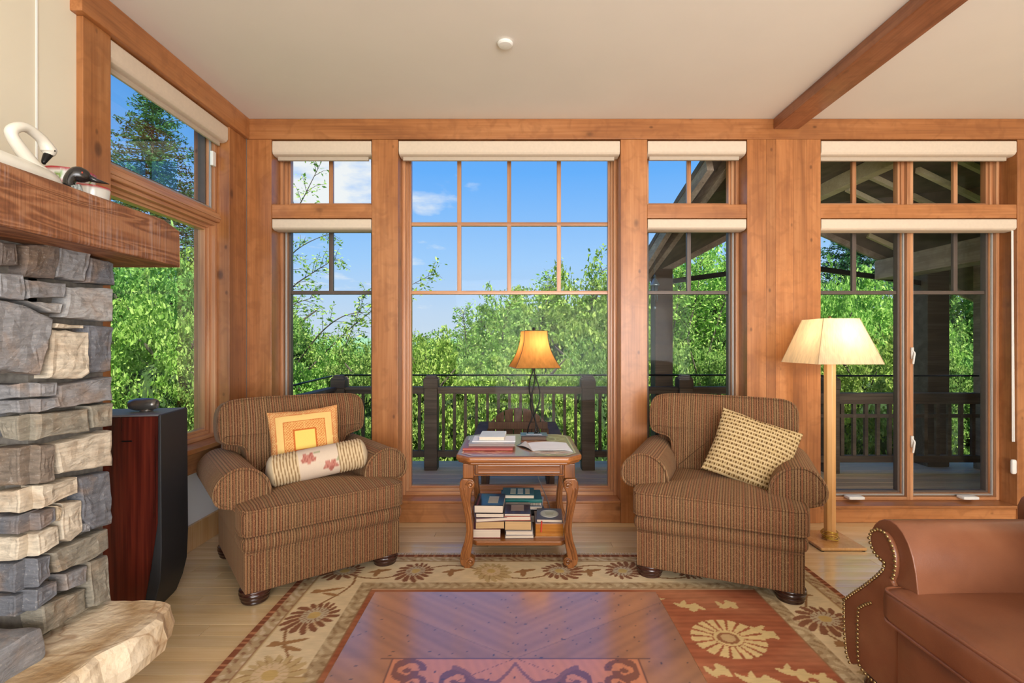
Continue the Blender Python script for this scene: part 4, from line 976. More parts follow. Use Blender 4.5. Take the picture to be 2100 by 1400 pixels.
# ------------------------------------------------------------------ side table
TX, TY = .019, 3.005; TZ = .617
st = thing('side_table', 'carved honey wood side table with scroll legs and an inlaid top between the armchairs', 'table', (TX, TY, RZ*0))
def octa(hx, hy, c): return [(-hx+c, -hy), (hx-c, -hy), (hx, -hy+c), (hx, hy-c), (hx-c, hy), (-hx+c, hy), (-hx, hy-c), (-hx, -hy+c)]
MB().prism(octa(.342, .348, .075), TZ-.034, TZ-.002, 'z').build('tabletop', M_tablex, st, bev=.010, seg=3)
MB().prism(octa(.330, .336, .072), TZ-.046, TZ-.032, 'z').build('top_moulding', M_tablex, st, bev=.004)
def top_inlay():
    xs_ = np.linspace(-.315, .315, 150); ys_ = np.linspace(-.32, .32, 150); Xg, Yg = np.meshgrid(xs_, ys_, indexing='ij'); v = []; keep = {}
    n = 150; vs = np.stack([Xg.ravel(), Yg.ravel(), np.full(n*n, TZ-.0005)], 1); idx = np.arange(n*n).reshape(n, n)
    f = np.stack([idx[:-1, :-1], idx[1:, :-1], idx[1:, 1:], idx[:-1, 1:]], -1).reshape(-1, 4)
    cc = vs[f].mean(1); ok = (np.abs(cc[:, 0])+np.abs(cc[:, 1])) < .315+.32-.072
    f = f[ok]; me = bpy.data.meshes.new('inlay_panel'); me.from_pydata(vs.tolist(), [], f.tolist()); me.materials.append(M_inlay)
    def fn(V):
        x = V[:, 0]; y = V[:, 1]; c = np.tile(L3(176, 116, 66), (len(x), 1)); c *= (1+.07*np.sin(x*90+np.sin(y*20)*2))[:, None]
        e = np.maximum(np.maximum(np.abs(x)/.315, np.abs(y)/.32), (np.abs(x)+np.abs(y))/.563); c[(e > .965)] = L3(226, 190, 140)
        c[(e > .955) & (e < .968)] = L3(70, 40, 22)
        for cx in (-.16, .16):
            for cy in (-.16, .16):
                u = np.abs(x-cx); w = np.abs(y-cy); dm = u/.13+w/.13; c[np.abs(dm-1) < .05] = L3(232, 200, 150); r = np.sqrt(u*u+w*w); c[np.abs(r-.075) < .004] = L3(232, 200, 150); c[(r < .07)] = L3(150, 88, 46); c[(np.abs(u-w) < .006) & (r < .075)] = L3(232, 200, 150)
        return c
    paint(me, fn); return link(bpy.data.objects.new('inlay_panel', me), st)
top_inlay()
for sy in (-1, 1):
    ap = MB().box(-.245, .245, min(sy*.30, sy*.275), max(sy*.30, sy*.275), .505, TZ-.046).build('apron', M_tablex, st, bev=.003)
    ring(-.235, .235, .515, TZ-.052, .014, (sy*.304 if sy < 0 else .298), (sy*.304 if sy < 0 else .298)+.007, [M_table, M_tablex], ap, 'apron_moulding')
    ring(-.2385, .2385, .5115, TZ-.0485, .0035, (sy*.304 if sy < 0 else .298), (sy*.304 if sy < 0 else .298)+.0055, [M_foot, M_foot], ap, 'dark_groove_line', bev=.0003)
    a2 = MB().box(min(sy*.30, sy*.275), max(sy*.30, sy*.275), -.245, .245, .505, TZ-.046).build('apron', M_tablex, st, bev=.003)
for sx in (-1, 1):
    for sy in (-1, 1):
        MB().box(*sorted((sx*.245, sx*.302)), *sorted((sy*.245, sy*.302)), .492, TZ-.046).build('corner_block', M_table, st, bev=.004)
# legs: outline from scroll knee to scroll foot
LP = [(.302, .492), (.318, .475), (.322, .44), (.314, .39), (.300, .33), (.288, .27), (.284, .21), (.294, .15), (.312, .095), (.320, .055), (.314, .025), (.296, .014), (.296, .0), (.262, .0), (.262, .014), (.245, .022), (.237, .042), (.246, .062), (.262, .066), (.258, .09), (.250, .13), (.246, .19), (.250, .25), (.258, .31), (.262, .36), (.258, .41), (.250, .425), (.240, .445), (.238, .468), (.250, .488)]
def leg(sx, sy):
    P = LP[:]; P = [(sx*x, z) for x, z in P]
    if sx > 0: P = P[::-1]
    ya, yb = sorted((sy*.248, sy*.302))
    mb = MB().prism(P, ya, yb, 'y'); l = mb.build('leg', M_table, st, bev=.009, seg=3)
    yf = -.302 if sy < 0 else .248
    cv = MB()
    for zc, xc, R in ((.456, .262, .022), (.043, .262, .020)):
        pts = [(sx*(xc+R*(1-k/30)*math.cos(k*.36)), yf-.003, zc+R*(1-k/30)*math.sin(k*.36)) for k in range(27)]
        cv.tube(pts, .0042, 6); cv.rbox(sx*xc-.007, sx*xc+.007, yf-.008, yf, zc-.007, zc+.007, .006, 3)
    for off in (.010, .024):
        pts = [(sx*(x-off-.004), yf-.0005, z) for x, z in LP[2:10]]
        cv.tube(catmull(pts, 5), .0045, 6)
    cv.build('scroll_carving', M_table, l, smooth=True)
for sx in (-1, 1):
    for sy in (-1, 1): leg(sx, sy)
MB().prism(octa(.262, .262, .03), .112, .138, 'z').build('lower_shelf', M_tablex, st, bev=.006)
# ------------------------------------------------------------------ books
def book(label, x, y, z, w, d, h, cov, page=None, spine='b', rz=0, group=None, paperback=False, extra=None, name='book'):
    """closed book lying flat; spine: b/f/l/r side; x, y of the centre"""
    page = page or M_page; t = thing(name, label, 'book', (x, y, z), math.radians(rz), group); b = .0028 if not paperback else .0012; o = .003 if not paperback else 0
    mb = MB().box(-w/2, w/2, -d/2, d/2, 0, b).box(-w/2, w/2, -d/2, d/2, h-b, h)
    S = {'b': (-w/2, w/2, d/2-.004, d/2), 'f': (-w/2, w/2, -d/2, -d/2+.004), 'l': (-w/2, -w/2+.004, -d/2, d/2), 'r': (w/2-.004, w/2, -d/2, d/2)}[spine]
    mb.box(*S, b, h-b); mb.build('cover', cov, t, bev=.0012, seg=1)
    MB().box(-w/2+o, w/2-o, -d/2+o, d/2-o, b, h-b).build('pages', page, t)
    if extra: extra(t, w, d, h)
    return z+h+.0004
def decal(name, x0, x1, y0, y1, c, rough=.3):
    def f(t, w, d, h): MB().box(x0*w, x1*w, y0*d, y1*d, h, h+.0006).build(name, cover(c, rough), t)
    return f
def multi(*fs):
    def f(t, w, d, h):
        for g in fs: g(t, w, d, h)
    return f
def oval(t, w, d, h):
    MB().prism([(.34*w*math.cos(a), .30*d*math.sin(a)) for a in np.linspace(0, 2*PI, 28)[:-1]], h, h+.0006, 'z').build('title_oval', cover((224, 220, 196)), t)
    ring2 = [(.36*w*math.cos(a), .33*d*math.sin(a), h+.0005) for a in np.linspace(0, 2*PI, 40)[:-1]]; MB().tube(ring2, .0009, 4, closed=True).build('oval_border', cover((240, 238, 230)), t)
    for i, yy in enumerate((.1, .0, -.1)): MB().box(-.18*w+.02*w*i, .18*w-.02*w*i, (yy-.03)*d, (yy+.02)*d, h+.0006, h+.0009).build('title_line', cover((176, 168, 130)), t)
    MB().tube([(-.30*w, -.47*d, h*.5), (-.30*w, -.54*d, h*.3), (-.31*w, -.55*d, -.03), (-.325*w, -.56*d, -.05)], .0035, 4, flat=.25).build('ribbon_marker', cover((206, 60, 44)), t)
SH = .1385; GS = 'books stacked on the lower shelf of the side table'; GT = 'books on top of the side table'
yl = 2.895
z = SH
z = book('thick hardcover with red boards at the bottom of the left shelf stack', -.160, yl, z, .158, .22, .050, cover((128, 34, 44)), spine='b', group=GS)
z = book('brown-paged hardcover second from the bottom of the left shelf stack', -.145, yl, z, .162, .22, .042, cover((110, 74, 56)), M_paget, 'b', 2, GS)
z = book('thin pale book lying askew in the left shelf stack', -.150, yl, z, .175, .23, .020, cover((128, 96, 104)), spine='b', rz=9, group=GS)
z = book('dark thin hardcover under the top book of the left shelf stack', -.140, yl, z, .158, .22, .024, cover((44, 30, 40)), spine='b', rz=-1, group=GS)
z = book('glossy black hardcover with a cream panel on top of the left shelf stack', -.145, yl, z, .162, .22, .044, cover((34, 30, 34), .15), spine='b', rz=-2, group=GS, extra=multi(decal('cover_panel', -.05, .3, -.3, .25, (214, 196, 158)), decal('spine_band', -.42, -.36, -.5, .5, (110, 34, 54))))
z = SH
z = book('thin white-paged book at the bottom of the middle shelf stack', .020, yl-.01, z, .160, .21, .018, cover((150, 140, 138)), spine='b', rz=1, group=GS)
z = book('pale book second from the bottom of the middle shelf stack', .022, yl-.01, z, .152, .21, .022, cover((196, 190, 190)), spine='b', group=GS)
z = book('fat tan-paged book in the middle of the middle shelf stack', .016, yl-.005, z, .150, .20, .052, cover((96, 84, 78)), M_paget, 'b', -1, GS)
z = book('cream-paged book under the thin top one of the middle shelf stack', .010, yl, z, .148, .20, .024, cover((216, 108, 90)), spine='b', rz=1, group=GS)
z = book('glossy plum hardcover with a tan picture on top of the middle shelf stack', .012, yl, z, .146, .20, .015, cover((72, 52, 60), .12), spine='b', rz=-1, group=GS, extra=decal('cover_panel', -.25, .25, -.25, .25, (170, 138, 104)))
z = SH
z = book('large dark album at the bottom of the rear shelf stack', .035, 3.14, z, .26, .22, .045, cover((48, 38, 40)), spine='b', rz=-4, group=GS)
z = book('black binder in the rear shelf stack', .045, 3.14, z, .25, .21, .035, cover((30, 28, 30)), spine='f', rz=3, group=GS)
z = book('white magazine stack beneath the spiral notebook in the rear stack', .045, 3.13, z, .25, .21, .018, cover((190, 192, 200)), spine='b', rz=-6, group=GS)
def spiral(t, w, d, h):
    for i in range(34):
        x = -w/2+.01+(w-.02)*i/33; MB().tube([(x, -d/2+.004, h+.002), (x, -d/2-.004, h), (x, -d/2-.006, h/2), (x, -d/2-.004, 0), (x, -d/2+.004, 0)], .0012, 4).build('wire_loop', M_black, t)
z = book('spiral-bound notebook in the rear shelf stack', .035, 3.13, z+.002, .24, .19, .016, cover((206, 208, 206)), spine='b', group=GS, extra=spiral, name='spiral_notebook')
z = book('wide teal hardcover with its spine forward in the rear shelf stack', .035, 3.13, z, .25, .20, .022, cover((34, 108, 102), .25), spine='f', rz=1, group=GS, extra=decal('cover_panel', -.48, -.44, -.3, .3, (120, 150, 200)))
z = book('picture book with three pale panels on a teal cover atop the rear stack', .018, 3.12, z, .195, .16, .022, cover((62, 120, 120), .2), M_page, 'b', -1, GS, extra=multi(decal('cover_panel', -.25, -.08, -.35, .35, (206, 206, 160)), decal('cover_panel', -.02, .15, -.35, .35, (196, 204, 176)), decal('cover_panel', .22, .36, -.35, .35, (210, 200, 150))))
# wooden box on the right of the shelf and its book
bx = thing('wooden_box', 'amber wooden box at the right of the lower shelf', 'box', (.190, 2.90, SH))
MB().box(-.078, .078, -.10, .10, .004, .074).build('box_body', wood('amber_box', 0, lin(150, 84, 20), lin(190, 122, 40), lin(206, 142, 60), rough=.35), bx, bev=.003)
MB().box(-.08, .08, -.102, .102, 0, .004).build('box_base', cover((196, 150, 110)), bx)
MB().box(-.0785, .0785, -.101, .101, .074, .080).build('box_lid', cover((150, 120, 110)), bx, bev=.002)
book('mauve gilt book with a cream oval and red ribbon on the wooden box', .195, 2.895, SH+.0805, .145, .19, .018, cover((104, 90, 96)), spine='b', rz=-3, extra=oval)
# top stack
z = TZ
z = book('wide pink-edged album at the bottom of the stack on the side table', -.155, 2.93, z, .285, .24, .016, cover((150, 66, 62)), pagemat('pink_edge', lin(176, 96, 90)), 'b', 0, GT)
z = book('grey flat book second from the bottom on the side table', -.135, 2.96, z, .265, .22, .016, cover((176, 164, 160)), pagemat('grey_edge', lin(150, 134, 128)), 'b', 0, GT)
ps = tag(MB().box(-.135-.115, -.135+.135, 2.90, 3.08, z, z+.003).build('loose_paper', M_paper), 'white loose sheets lying under the top book on the side table', 'paper')
z = book('white hardcover with cream pages on top of the side table stack', -.135, 3.03, z+.0035, .150, .20, .020, cover((232, 232, 230)), spine='b', rz=-2, group=GT)
zb = book('slim brown book under the table lamp base', .115, 3.19, TZ, .155, .15, .022, cover((92, 72, 62)), pagemat('dark_edge', lin(104, 84, 72)), 'b', 0, GT)
# open booklet / papers
op = thing('open_magazine', 'open white magazine with fanned pages at the right of the side table', 'magazine', (.17, 2.90, TZ))
def leafsheet(pts, z0, z1, z2, name, mat):
    mb = MB(); n = 10; V = []; Fs = []
    (ax, ay), (bx_, by), (cx, cy), (dx, dy) = pts
    for i in range(n+1):
        t_ = i/n; zz = z0+(z1-z0)*math.sin(t_*PI)**.8+(z2-z0)*t_*.2
        V += [(ax+(bx_-ax)*t_, ay+(by-ay)*t_, zz), (dx+(cx-dx)*t_, dy+(cy-dy)*t_, zz), (ax+(bx_-ax)*t_, ay+(by-ay)*t_, zz-.0012), (dx+(cx-dx)*t_, dy+(cy-dy)*t_, zz-.0012)]
    for i in range(n):
        a = 4*i; b = 4*(i+1); Fs += [(a, b, b+1, a+1), (a+2, a+3, b+3, b+2), (a, a+2, b+2, b), (a+1, b+1, b+3, a+3)]
    mb.add(V, Fs); return mb.build(name, mat, op, smooth=False)
leafsheet([(-.075, -.10), (.145, -.11), (.135, .12), (-.095, .12)], .0035, .011, .006, 'page', M_paper)
leafsheet([(-.07, -.105), (.15, -.12), (.135, .12), (-.09, .12)], .0018, .004, .002, 'page', cover((214, 210, 206)))
leafsheet([(-.075, -.10), (-.155, .04), (-.125, .13), (-.095, .12)], .002, .012, .004, 'page', cover((220, 208, 204)))
leafsheet([(-.08, -.105), (-.165, .05), (-.135, .13), (-.095, .12)], .0014, .004, .002, 'back_cover', cover((60, 50, 50)))
# ------------------------------------------------------------------ lamps
def shademat(name, c, em, tr=.6):
    m = bpy.data.materials.new(name); m.use_nodes = True; nt = m.node_tree; nt.nodes.clear(); L = nt.links.new
    tc = N(nt, 'ShaderNodeTexCoord'); mp = N(nt, 'ShaderNodeMapping'); mp.inputs['Scale'].default_value = (60, 60, 3); L(tc.outputs['Object'], mp.inputs[0]); nz = N(nt, 'ShaderNodeTexNoise', i_Scale=1.0, i_Detail=3.0); L(mp.outputs[0], nz.inputs['Vector'])
    r = ramp(nt, [(.3, tuple(x*.8 for x in c[:3])+(1,)), (.65, c)], nz.outputs[0])
    d = N(nt, 'ShaderNodeBsdfDiffuse'); t = N(nt, 'ShaderNodeBsdfTranslucent'); L(r.outputs[0], d.inputs[0]); L(r.outputs[0], t.inputs[0])
    mx = N(nt, 'ShaderNodeMixShader', n_0=tr); L(d.outputs[0], mx.inputs[1]); L(t.outputs[0], mx.inputs[2])
    o = N(nt, 'ShaderNodeOutputMaterial'); L(mx.outputs[0], o.inputs[0]); return m
def bulb(name, loc, power, col, parent, r=.03):
    d = bpy.data.lights.new(name, 'POINT'); d.energy = power; d.color = col; d.shadow_soft_size = r
    o = bpy.data.objects.new(name, d); COL.objects.link(o); o.location = loc; o.parent = parent; return o
def shade_faces(rings, sides, mat_, parent, name='shade_panel', per=10, thick=.0015):
    """rings: [(half, z)]; one panel per side"""
    for k in range(4):
        a = k*PI/2; mb = MB(); V = []; Fs = []
        for (h, z) in rings:
            for i in range(per+1):
                u = -1+2*i/per; x = u*h; y = -h
                V.append((x*math.cos(a)-y*math.sin(a), x*math.sin(a)+y*math.cos(a), z))
        for j in range(len(rings)-1):
            for i in range(per): q = j*(per+1)+i; Fs.append((q, q+1, q+per+2, q+per+1))
        mb.add(V, Fs); mb.build(name, mat_, parent, smooth=True)
M_sh1 = shademat('amber_parchment', lin(216, 154, 84), 0, .6); M_sh2 = shademat('ivory_pleats', lin(246, 226, 192), 0, .5)
tl = thing('table_lamp', 'twisted black iron table lamp with an amber bell shade on the side table', 'lamp', (.117, 3.19, zb))
MB().box(-.052, .052, -.03, .03, .004, .010).box(-.085, .085, -.06, .06, 0, .004).build('lamp_base', plain('pewter', lin(120, 124, 130), .3, .7), tl, bev=.002)
z0 = .01; z1 = .44
for k in range(3):
    pts = []
    for i in range(25):
        u = i/24; r = .034*abs(math.cos(u*PI*1.5+.35))*(1.1-u*.35)+.004; a = k*2*PI/3+.6+(PI if u > .43 else 0)*0+u*PI*.9
        pts.append((r*math.cos(a)*1.15, r*math.sin(a)*.6, z0+(z1-z0)*u))
    MB().tube(catmull(pts, 2), .0042, 6).build('twisted_rod', M_black, tl, smooth=True)
MB().lathe([(.006, 0), (.009, .004), (.009, .016), (.006, .02)], (.018, 0, .01), 10).build('switch', M_black, tl, smooth=True)
sh = bpy.data.objects.new('lamp_shade', None); COL.objects.link(sh); sh.parent = tl; sh.location = (0, 0, 0); sh.rotation_euler = (0, 0, math.radians(9))
zb0 = 1.067-zb; zt0 = 1.297-zb
rings = []
for i in range(15):
    u = i/14; h = .142-(.142-.072)*(1-(1-u)**2.1); rings.append((h, zb0+(zt0-zb0)*u))
shade_faces(rings, 4, M_sh1, sh)
for k in range(4):
    a = k*PI/2; mb = MB().tube([((h)*math.cos(a)+h*math.sin(a), h*math.sin(a)-h*math.cos(a), z) for h, z in rings], .0018, 5); mb.build('shade_seam', cover((96, 60, 34)), sh, smooth=True)
for (h, z) in (rings[0], rings[-1]):
    mb = MB()
    for k in range(4):
        a = k*PI/2; p = (h*math.cos(a)+h*math.sin(a), h*math.sin(a)-h*math.cos(a), z); a2 = a+PI/2; q = (h*math.cos(a2)+h*math.sin(a2), h*math.sin(a2)-h*math.cos(a2), z); mb.tube([p, q], .002, 5)
    mb.build('shade_trim', cover((84, 52, 30)), sh)
MB().tube([(0, 0, z1-.01), (0, 0, zt0+.008)], .003, 6).lathe([(.005, 0), (.010, .004), (.010, .015), (.004, .019)], (0, 0, zt0+.004), 10).build('finial', M_black, tl, smooth=True)
bulb('bulb_light', (0.02, 0.02, zt0-.09), 2.2, (1, .86, .66), tl)
MB().tube(catmull([(.13-.117, 3.375-3.19, .60-zb), (-.007, .17, .45-zb), (.043, .18, .30-zb), (.113, .185, .12-zb), (.103, .17, .004-zb)], 6), .0028, 6).build('power_cord', M_grey, tl, smooth=True)

fl_ = thing('floor_lamp', 'wooden floor lamp with a pleated ivory shade between armchair and casements', 'lamp', (1.922, 3.07, 0))
MB().box(-.135, .135, -.135, .155, .004, .022).build('lamp_base', M_lampw, fl_, bev=.006)
for (a, b2) in ((-.12, -.12), (.12, -.12), (-.12, .14), (.12, .14)): MB().lathe([(.012, 0), (.012, .004)], (a, b2, 0), 10).build('glide', M_black, fl_)
pp = [(.034*math.cos(a+PI/8+.2), .034*math.sin(a+PI/8+.2)) for a in np.linspace(0, 2*PI, 9)[:-1]]
MB().prism(pp, .022, 1.13, 'z').build('pole', M_lampw, fl_, bev=.002)
mb = MB()
for k in range(7):
    rr_ = .042+.004*math.sin(k*2.1); mb.tube([(rr_*math.cos(a)+.004*math.sin(k), rr_*math.sin(a), .030+k*.0075+.005*math.sin(a*2+k)) for a in np.linspace(0, 2*PI, 26)[:-1]], .0028, 5, closed=True)
mb.build('coiled_cord', M_brassy, fl_, smooth=True)
MB().tube([(0, 0, 1.13), (0, 0, 1.37)], .006, 8).lathe([(.006, 0), (.010, .006), (.010, .016), (.003, .024)], (0, 0, 1.362), 12).build('finial', M_brass, fl_, smooth=True)
sh2 = bpy.data.objects.new('lamp_shade', None); COL.objects.link(sh2); sh2.parent = fl_; sh2.rotation_euler = (math.radians(0), math.radians(0), math.radians(1))
R0 = .193; R1 = .108; rings = [(R0+(R1-R0)*i/6, 1.098+(1.366-1.098)*i/6) for i in range(7)]
# finely pleated panels
for k in range(4):
    a = k*PI/2; mb = MB(); V = []; Fs = []; per = 60
    for (h, z) in rings:
        for i in range(per+1):
            u = -1+2*i/per; x = u*h; y = -h-(.0012 if i % 2 else 0)
            V.append((x*math.cos(a)-y*math.sin(a), x*math.sin(a)+y*math.cos(a), z))
    for j in range(len(rings)-1):
        for i in range(per): q = j*(per+1)+i; Fs.append((q, q+1, q+per+2, q+per+1))
    mb.add(V, Fs); mb.build('shade_panel', M_sh2, sh2)
    MB().tube([(h*math.cos(a)+h*math.sin(a), h*math.sin(a)-h*math.cos(a), z) for h, z in rings], .0022, 5).build('shade_seam', cover((196, 168, 128)), sh2, smooth=True)
bulb('bulb_light', (.03, -.02, 1.25), 3.4, (1, .82, .55), fl_)

# ------------------------------------------------------------------ leather chair
lch = thing('leather_armchair', 'cognac leather club armchair with rolled arms and brass nailheads at the right edge', 'armchair', (1.6, 1.2, 0))
lcv = Vector((-1.6, -1.2, 0))
def lb(mb, name, mat=None, **kw):
    par = kw.pop('par', None); mb.v = [tuple(Vector(v)+lcv) for v in mb.v]; return mb.build(name, mat or M_leather, par or lch, **kw)
AP = [(1.60, .652), (1.655, .640), (1.695, .60), (1.708, .555), (1.692, .515), (1.655, .496), (1.622, .478), (1.622, .465), (1.655, .437), (1.72, .375), (1.80, .302), (1.812, .28), (1.812, .09), (1.50, .09), (1.50, .45), (1.515, .55), (1.548, .62)]
def onL(px, py):
    Y = 1.2*F/(px-CX); return (Y, EYE-(py-CY)*Y/F)
mid = 1.235
for side in (1, -1):
    def fy(y): return y if side > 0 else 2*mid-y
    P = chaikin(subdiv_poly([(fy(y), z) for y, z in AP], .08), 1)
    MX = Matrix(((0, 0, 1, 0), (1, 0, 0, 0), (0, 1, 0, 0), (0, 0, 0, 1)))
    a = lb(MB().prism(P, 1.204, 1.95, 'x'), 'arm', bev=.03, seg=4)
    # facade panel following the scroll
    OUT = [(1738, 1230), (1738, 1265), (1739, 1300), (1743, 1340), (1751, 1362)]
    UP = [(1738, 1230), (1755, 1217), (1772, 1206), (1790, 1193), (1806, 1180), (1818, 1168), (1822, 1154), (1812, 1145), (1801, 1133), (1794, 1118), (1790, 1102), (1795, 1089), (1808, 1085), (1820, 1090), (1830, 1103), (1838, 1120), (1843, 1140), (1844, 1160), (1841, 1180), (1836, 1192)]
    INN = [(1793, 1236), (1780, 1240), (1768, 1247), (1766, 1270), (1766, 1300), (1766, 1330), (1768, 1360), (1779, 1378), (1793, 1392), (1808, 1404)]
    L1 = [onL(*p) for p in UP]; L2 = [onL(*p) for p in OUT]; L3_ = [onL(*p) for p in INN]
    fac = [(fy(y), z) for y, z in L1] + [(fy(1.56), .44), (fy(1.56), .10), (fy(1.75), .10)] + [(fy(y), z) for y, z in L2[::-1]][:-1]
    o = lb(MB().prism(fac, 1.188, 1.206, 'x'), 'arm_facade', par=a, bev=.006)
    def walk(P, st_):
        out = []; acc = 0
        for i in range(len(P)-1):
            p = Vector(P[i]); q = Vector(P[i+1]); L_ = (q-p).length; s = acc
            while s < L_: out.append(p+(q-p)*(s/L_)); s += st_
            acc = s-L_
        return out
    nh = bpy.data.meshes.get('nailhead_mesh')
    if nh is None:
        m_ = MB(); V = []; Fs = []; n_ = 8
        for j, (r, x) in enumerate(((.0060, 0), (.0054, -.0024), (.0030, -.0046))):
            for k in range(n_): V.append((x, r*math.cos(2*PI*k/n_), r*math.sin(2*PI*k/n_)))
        V.append((-.0048, 0, 0))
        for j in range(2):
            for k in range(n_): l = (k+1) % n_; Fs.append((j*n_+k, (j+1)*n_+k, (j+1)*n_+l, j*n_+l))
        for k in range(n_): Fs.append((2*n_+k, 3*n_, 2*n_+(k+1) % n_))
        m_.add(V, Fs); nh = m_.mesh('nailhead_mesh', M_brass, True)
    for path in (L1, L2, L3_):
        for p in walk([(fy(y), z) for y, z in path], .0152):
            q = bpy.data.objects.new('nailhead', nh); COL.objects.link(q); q.parent = lch; q.location = Vector((1.187, p.x, p.y))+lcv
mb = MB().rbox(1.14, 1.80, .90, 1.575, .352, .462, .028, 10, bulge=(.006, 0, .022)); sc_ = lb(mb, 'seat_cushion', smooth=True, weld=True)
def rect_loop(x0, x1, y0, y1, z, r=.03):
    P = []
    for cx, cy, a0 in ((x1-r, y1-r, 0), (x0+r, y1-r, PI/2), (x0+r, y0+r, PI), (x1-r, y0+r, 1.5*PI)):
        for k in range(6): a = a0+k*PI/10; P.append((cx+r*math.cos(a), cy+r*math.sin(a), z))
    return P
lb(MB().tube(rect_loop(1.145, 1.80, .905, 1.57, .452), .0055, 6, closed=True).tube(rect_loop(1.142, 1.80, .905, 1.57, .362), .0055, 6, closed=True), 'cushion_piping', par=sc_, smooth=True)
lb(MB().rbox(1.172, 1.9, .92, 1.56, .085, .350, .03, 8, bulge=(.008, 0, 0)), 'front_rail', smooth=True)
lb(MB().rbox(1.74, 2.0, .70, 1.77, .09, .70, .05, 8), 'back_frame', smooth=True)
lb(MB().rbox(1.56, 1.86, .92, 1.54, .64, 1.0, .09, 8, bulge=(.03, 0, .02)), 'back_cushion', smooth=True)
for (x, y) in ((1.25, 1.74), (1.25, .72), (1.93, 1.74), (1.93, .72)):
    lb(MB().lathe([(.02, RZ if x < 1.575 and y < 2.8 else 0), (.034, .02), (.036, .04), (.026, .06), (.032, .09)], (x, y, 0), 18), 'foot', M_foot, smooth=True)
# ------------------------------------------------------------------ deck outside
dk = struct('deck', 'grey weathered plank deck outside the windows')
DZ = -.03; y = 3.68; k = 0
while y < 5.30:
    MB().box(-1.95, 5.6, y, y+.134, DZ-.035, DZ).build('deck_board', M_deck, dk, bev=.004, seg=1); y += .14
MB().box(-1.95, 5.6, 3.66, 5.30, DZ-.25, DZ-.04).build('deck_joists', M_rail, dk)
PZ = .905; YR = 5.0; S_POST = .128
def rail_section(label, posts, y, x0, x1, style=0, pipe=True):
    t = thing('deck_railing', label, 'railing', ((x0+x1)/2, y, DZ)); o0 = Vector((-(x0+x1)/2, -y, -DZ))
    def b(mb, name, mat=M_rail, **kw): mb.v = [tuple(Vector(v)+o0) for v in mb.v]; return mb.build(name, mat, t, **kw)
    for px in posts:
        h = S_POST/2; b(MB().box(px-h, px+h, y-h, y+h, DZ, PZ-.02), 'post', bev=.006); b(MB().box(px-h-.008, px+h+.008, y-h-.008, y+h+.008, PZ-.13, PZ-.035).box(px-h+.012, px+h-.012, y-h+.012, y+h-.012, PZ-.035, PZ), 'post_cap', bev=.01)
    if style == 0:
        zt1, zt0, zb1, zb0 = .79, .72, .155, .095
    else: zt1, zt0, zb1, zb0 = .74, .635, .135, .07
    P = [x0]+sorted(posts)+[x1]
    for a, c in zip(P[:-1], P[1:]):
        if c-a < .05: continue
        a2 = a+(S_POST/2 if a in posts else 0); c2_ = c-(S_POST/2 if c in posts else 0)
        b(MB().box(a2, c2_, y-.045, y+.045, zt1-.03, zt1).box(a2, c2_, y-.025, y+.025, zt0, zt1-.03), 'top_rail', bev=.003); b(MB().box(a2, c2_, y-.03, y+.03, zb0, zb1), 'bottom_rail', bev=.003)
        if style: b(MB().box(a2, c2_, y-.012, y+.012, .50, .535), 'mid_rail')
        n = max(1, int((c2_-a2)/.108)); g = (c2_-a2)/n
        for i in range(n):
            x = a2+g*(i+.5); w = .0135 if style == 0 else .016; b(MB().box(x-w, x+w, y-.0135, y+.0135, zb1, zt0), 'baluster')
    if pipe: b(MB().tube([(x0, y-.0, .905), (x1, y, .905)], .0085, 8), 'cable_rail', M_black, smooth=True)
    return t
rail_section('dark brown deck railing seen through the large central window', [-1.748, -.835, .718, 1.68], YR, -1.748, 2.2)
rail_section('dark brown deck railing with a doubled rail behind the floor lamp', [3.05], YR-.12, 2.2, 4.50, 1)
# return railing on the left
t = thing('deck_railing', 'short return of deck railing running toward the house at the left corner', 'railing', (-1.80, 4.3, DZ)); o0 = Vector((1.80, -4.3, -DZ))
def b(mb, name, mat=M_rail, **kw): mb.v = [tuple(Vector(v)+o0) for v in mb.v]; return mb.build(name, mat, t, **kw)
b(MB().box(-1.845, -1.755, 3.7, 4.93, .76, .79).box(-1.825, -1.775, 3.7, 4.93, .72, .76), 'top_rail', bev=.003); b(MB().box(-1.83, -1.77, 3.7, 4.93, .095, .155), 'bottom_rail', bev=.003)
for i in range(11): b(MB().box(-1.8135, -1.7865, 3.78+i*.108-.0135, 3.78+i*.108+.0135, .155, .72), 'baluster')
b(MB().tube([(-1.80, 3.7, .87), (-1.80, 4.93, .9)], .0085, 8), 'cable_rail', M_black, smooth=True)
# adirondack chair
M_adi = wood('brown_plastic_slat', 2, lin(66, 46, 36), lin(98, 70, 54), lin(120, 90, 70), rough=.8, knots=False, coat=0)
ad = thing('garden_chair', 'brown slatted garden chair with a rounded back on the deck', 'chair', (.02, 4.15, DZ))
for i in range(7):
    x = -.216+i*.072; f_ = lambda q: .47+.27*math.sqrt(max(0, 1-(q/.262)**2))
    mb = MB(); hx = .0325; zz = [f_(x-hx), f_(x), f_(x+hx)]; q = [(x-hx, .28), (x+hx, .28), (x+hx, zz[2]), (x, zz[1]), (x-hx, zz[0])]
    mb.prism(q, -.008, .008, 'y'); mb.v = [(vx, vy-.02-.15*(vz-.28)/.46, vz) for vx, vy, vz in mb.v]; mb.build('back_slat', M_adi, ad, bev=.004, seg=2)
for zc, yy, w in ((.60, -.145, .47), (.40, -.075, .44)): MB().box(-w/2, w/2, yy-.035, yy-.012, zc-.028, zc+.028).build('back_brace', M_adi, ad, bev=.004)
for i in range(6):
    yy = 0+i*.075; MB().box(-.235, .235, yy, yy+.065, .30+i*.012, .32+i*.012).build('seat_slat', M_adi, ad, bev=.004)
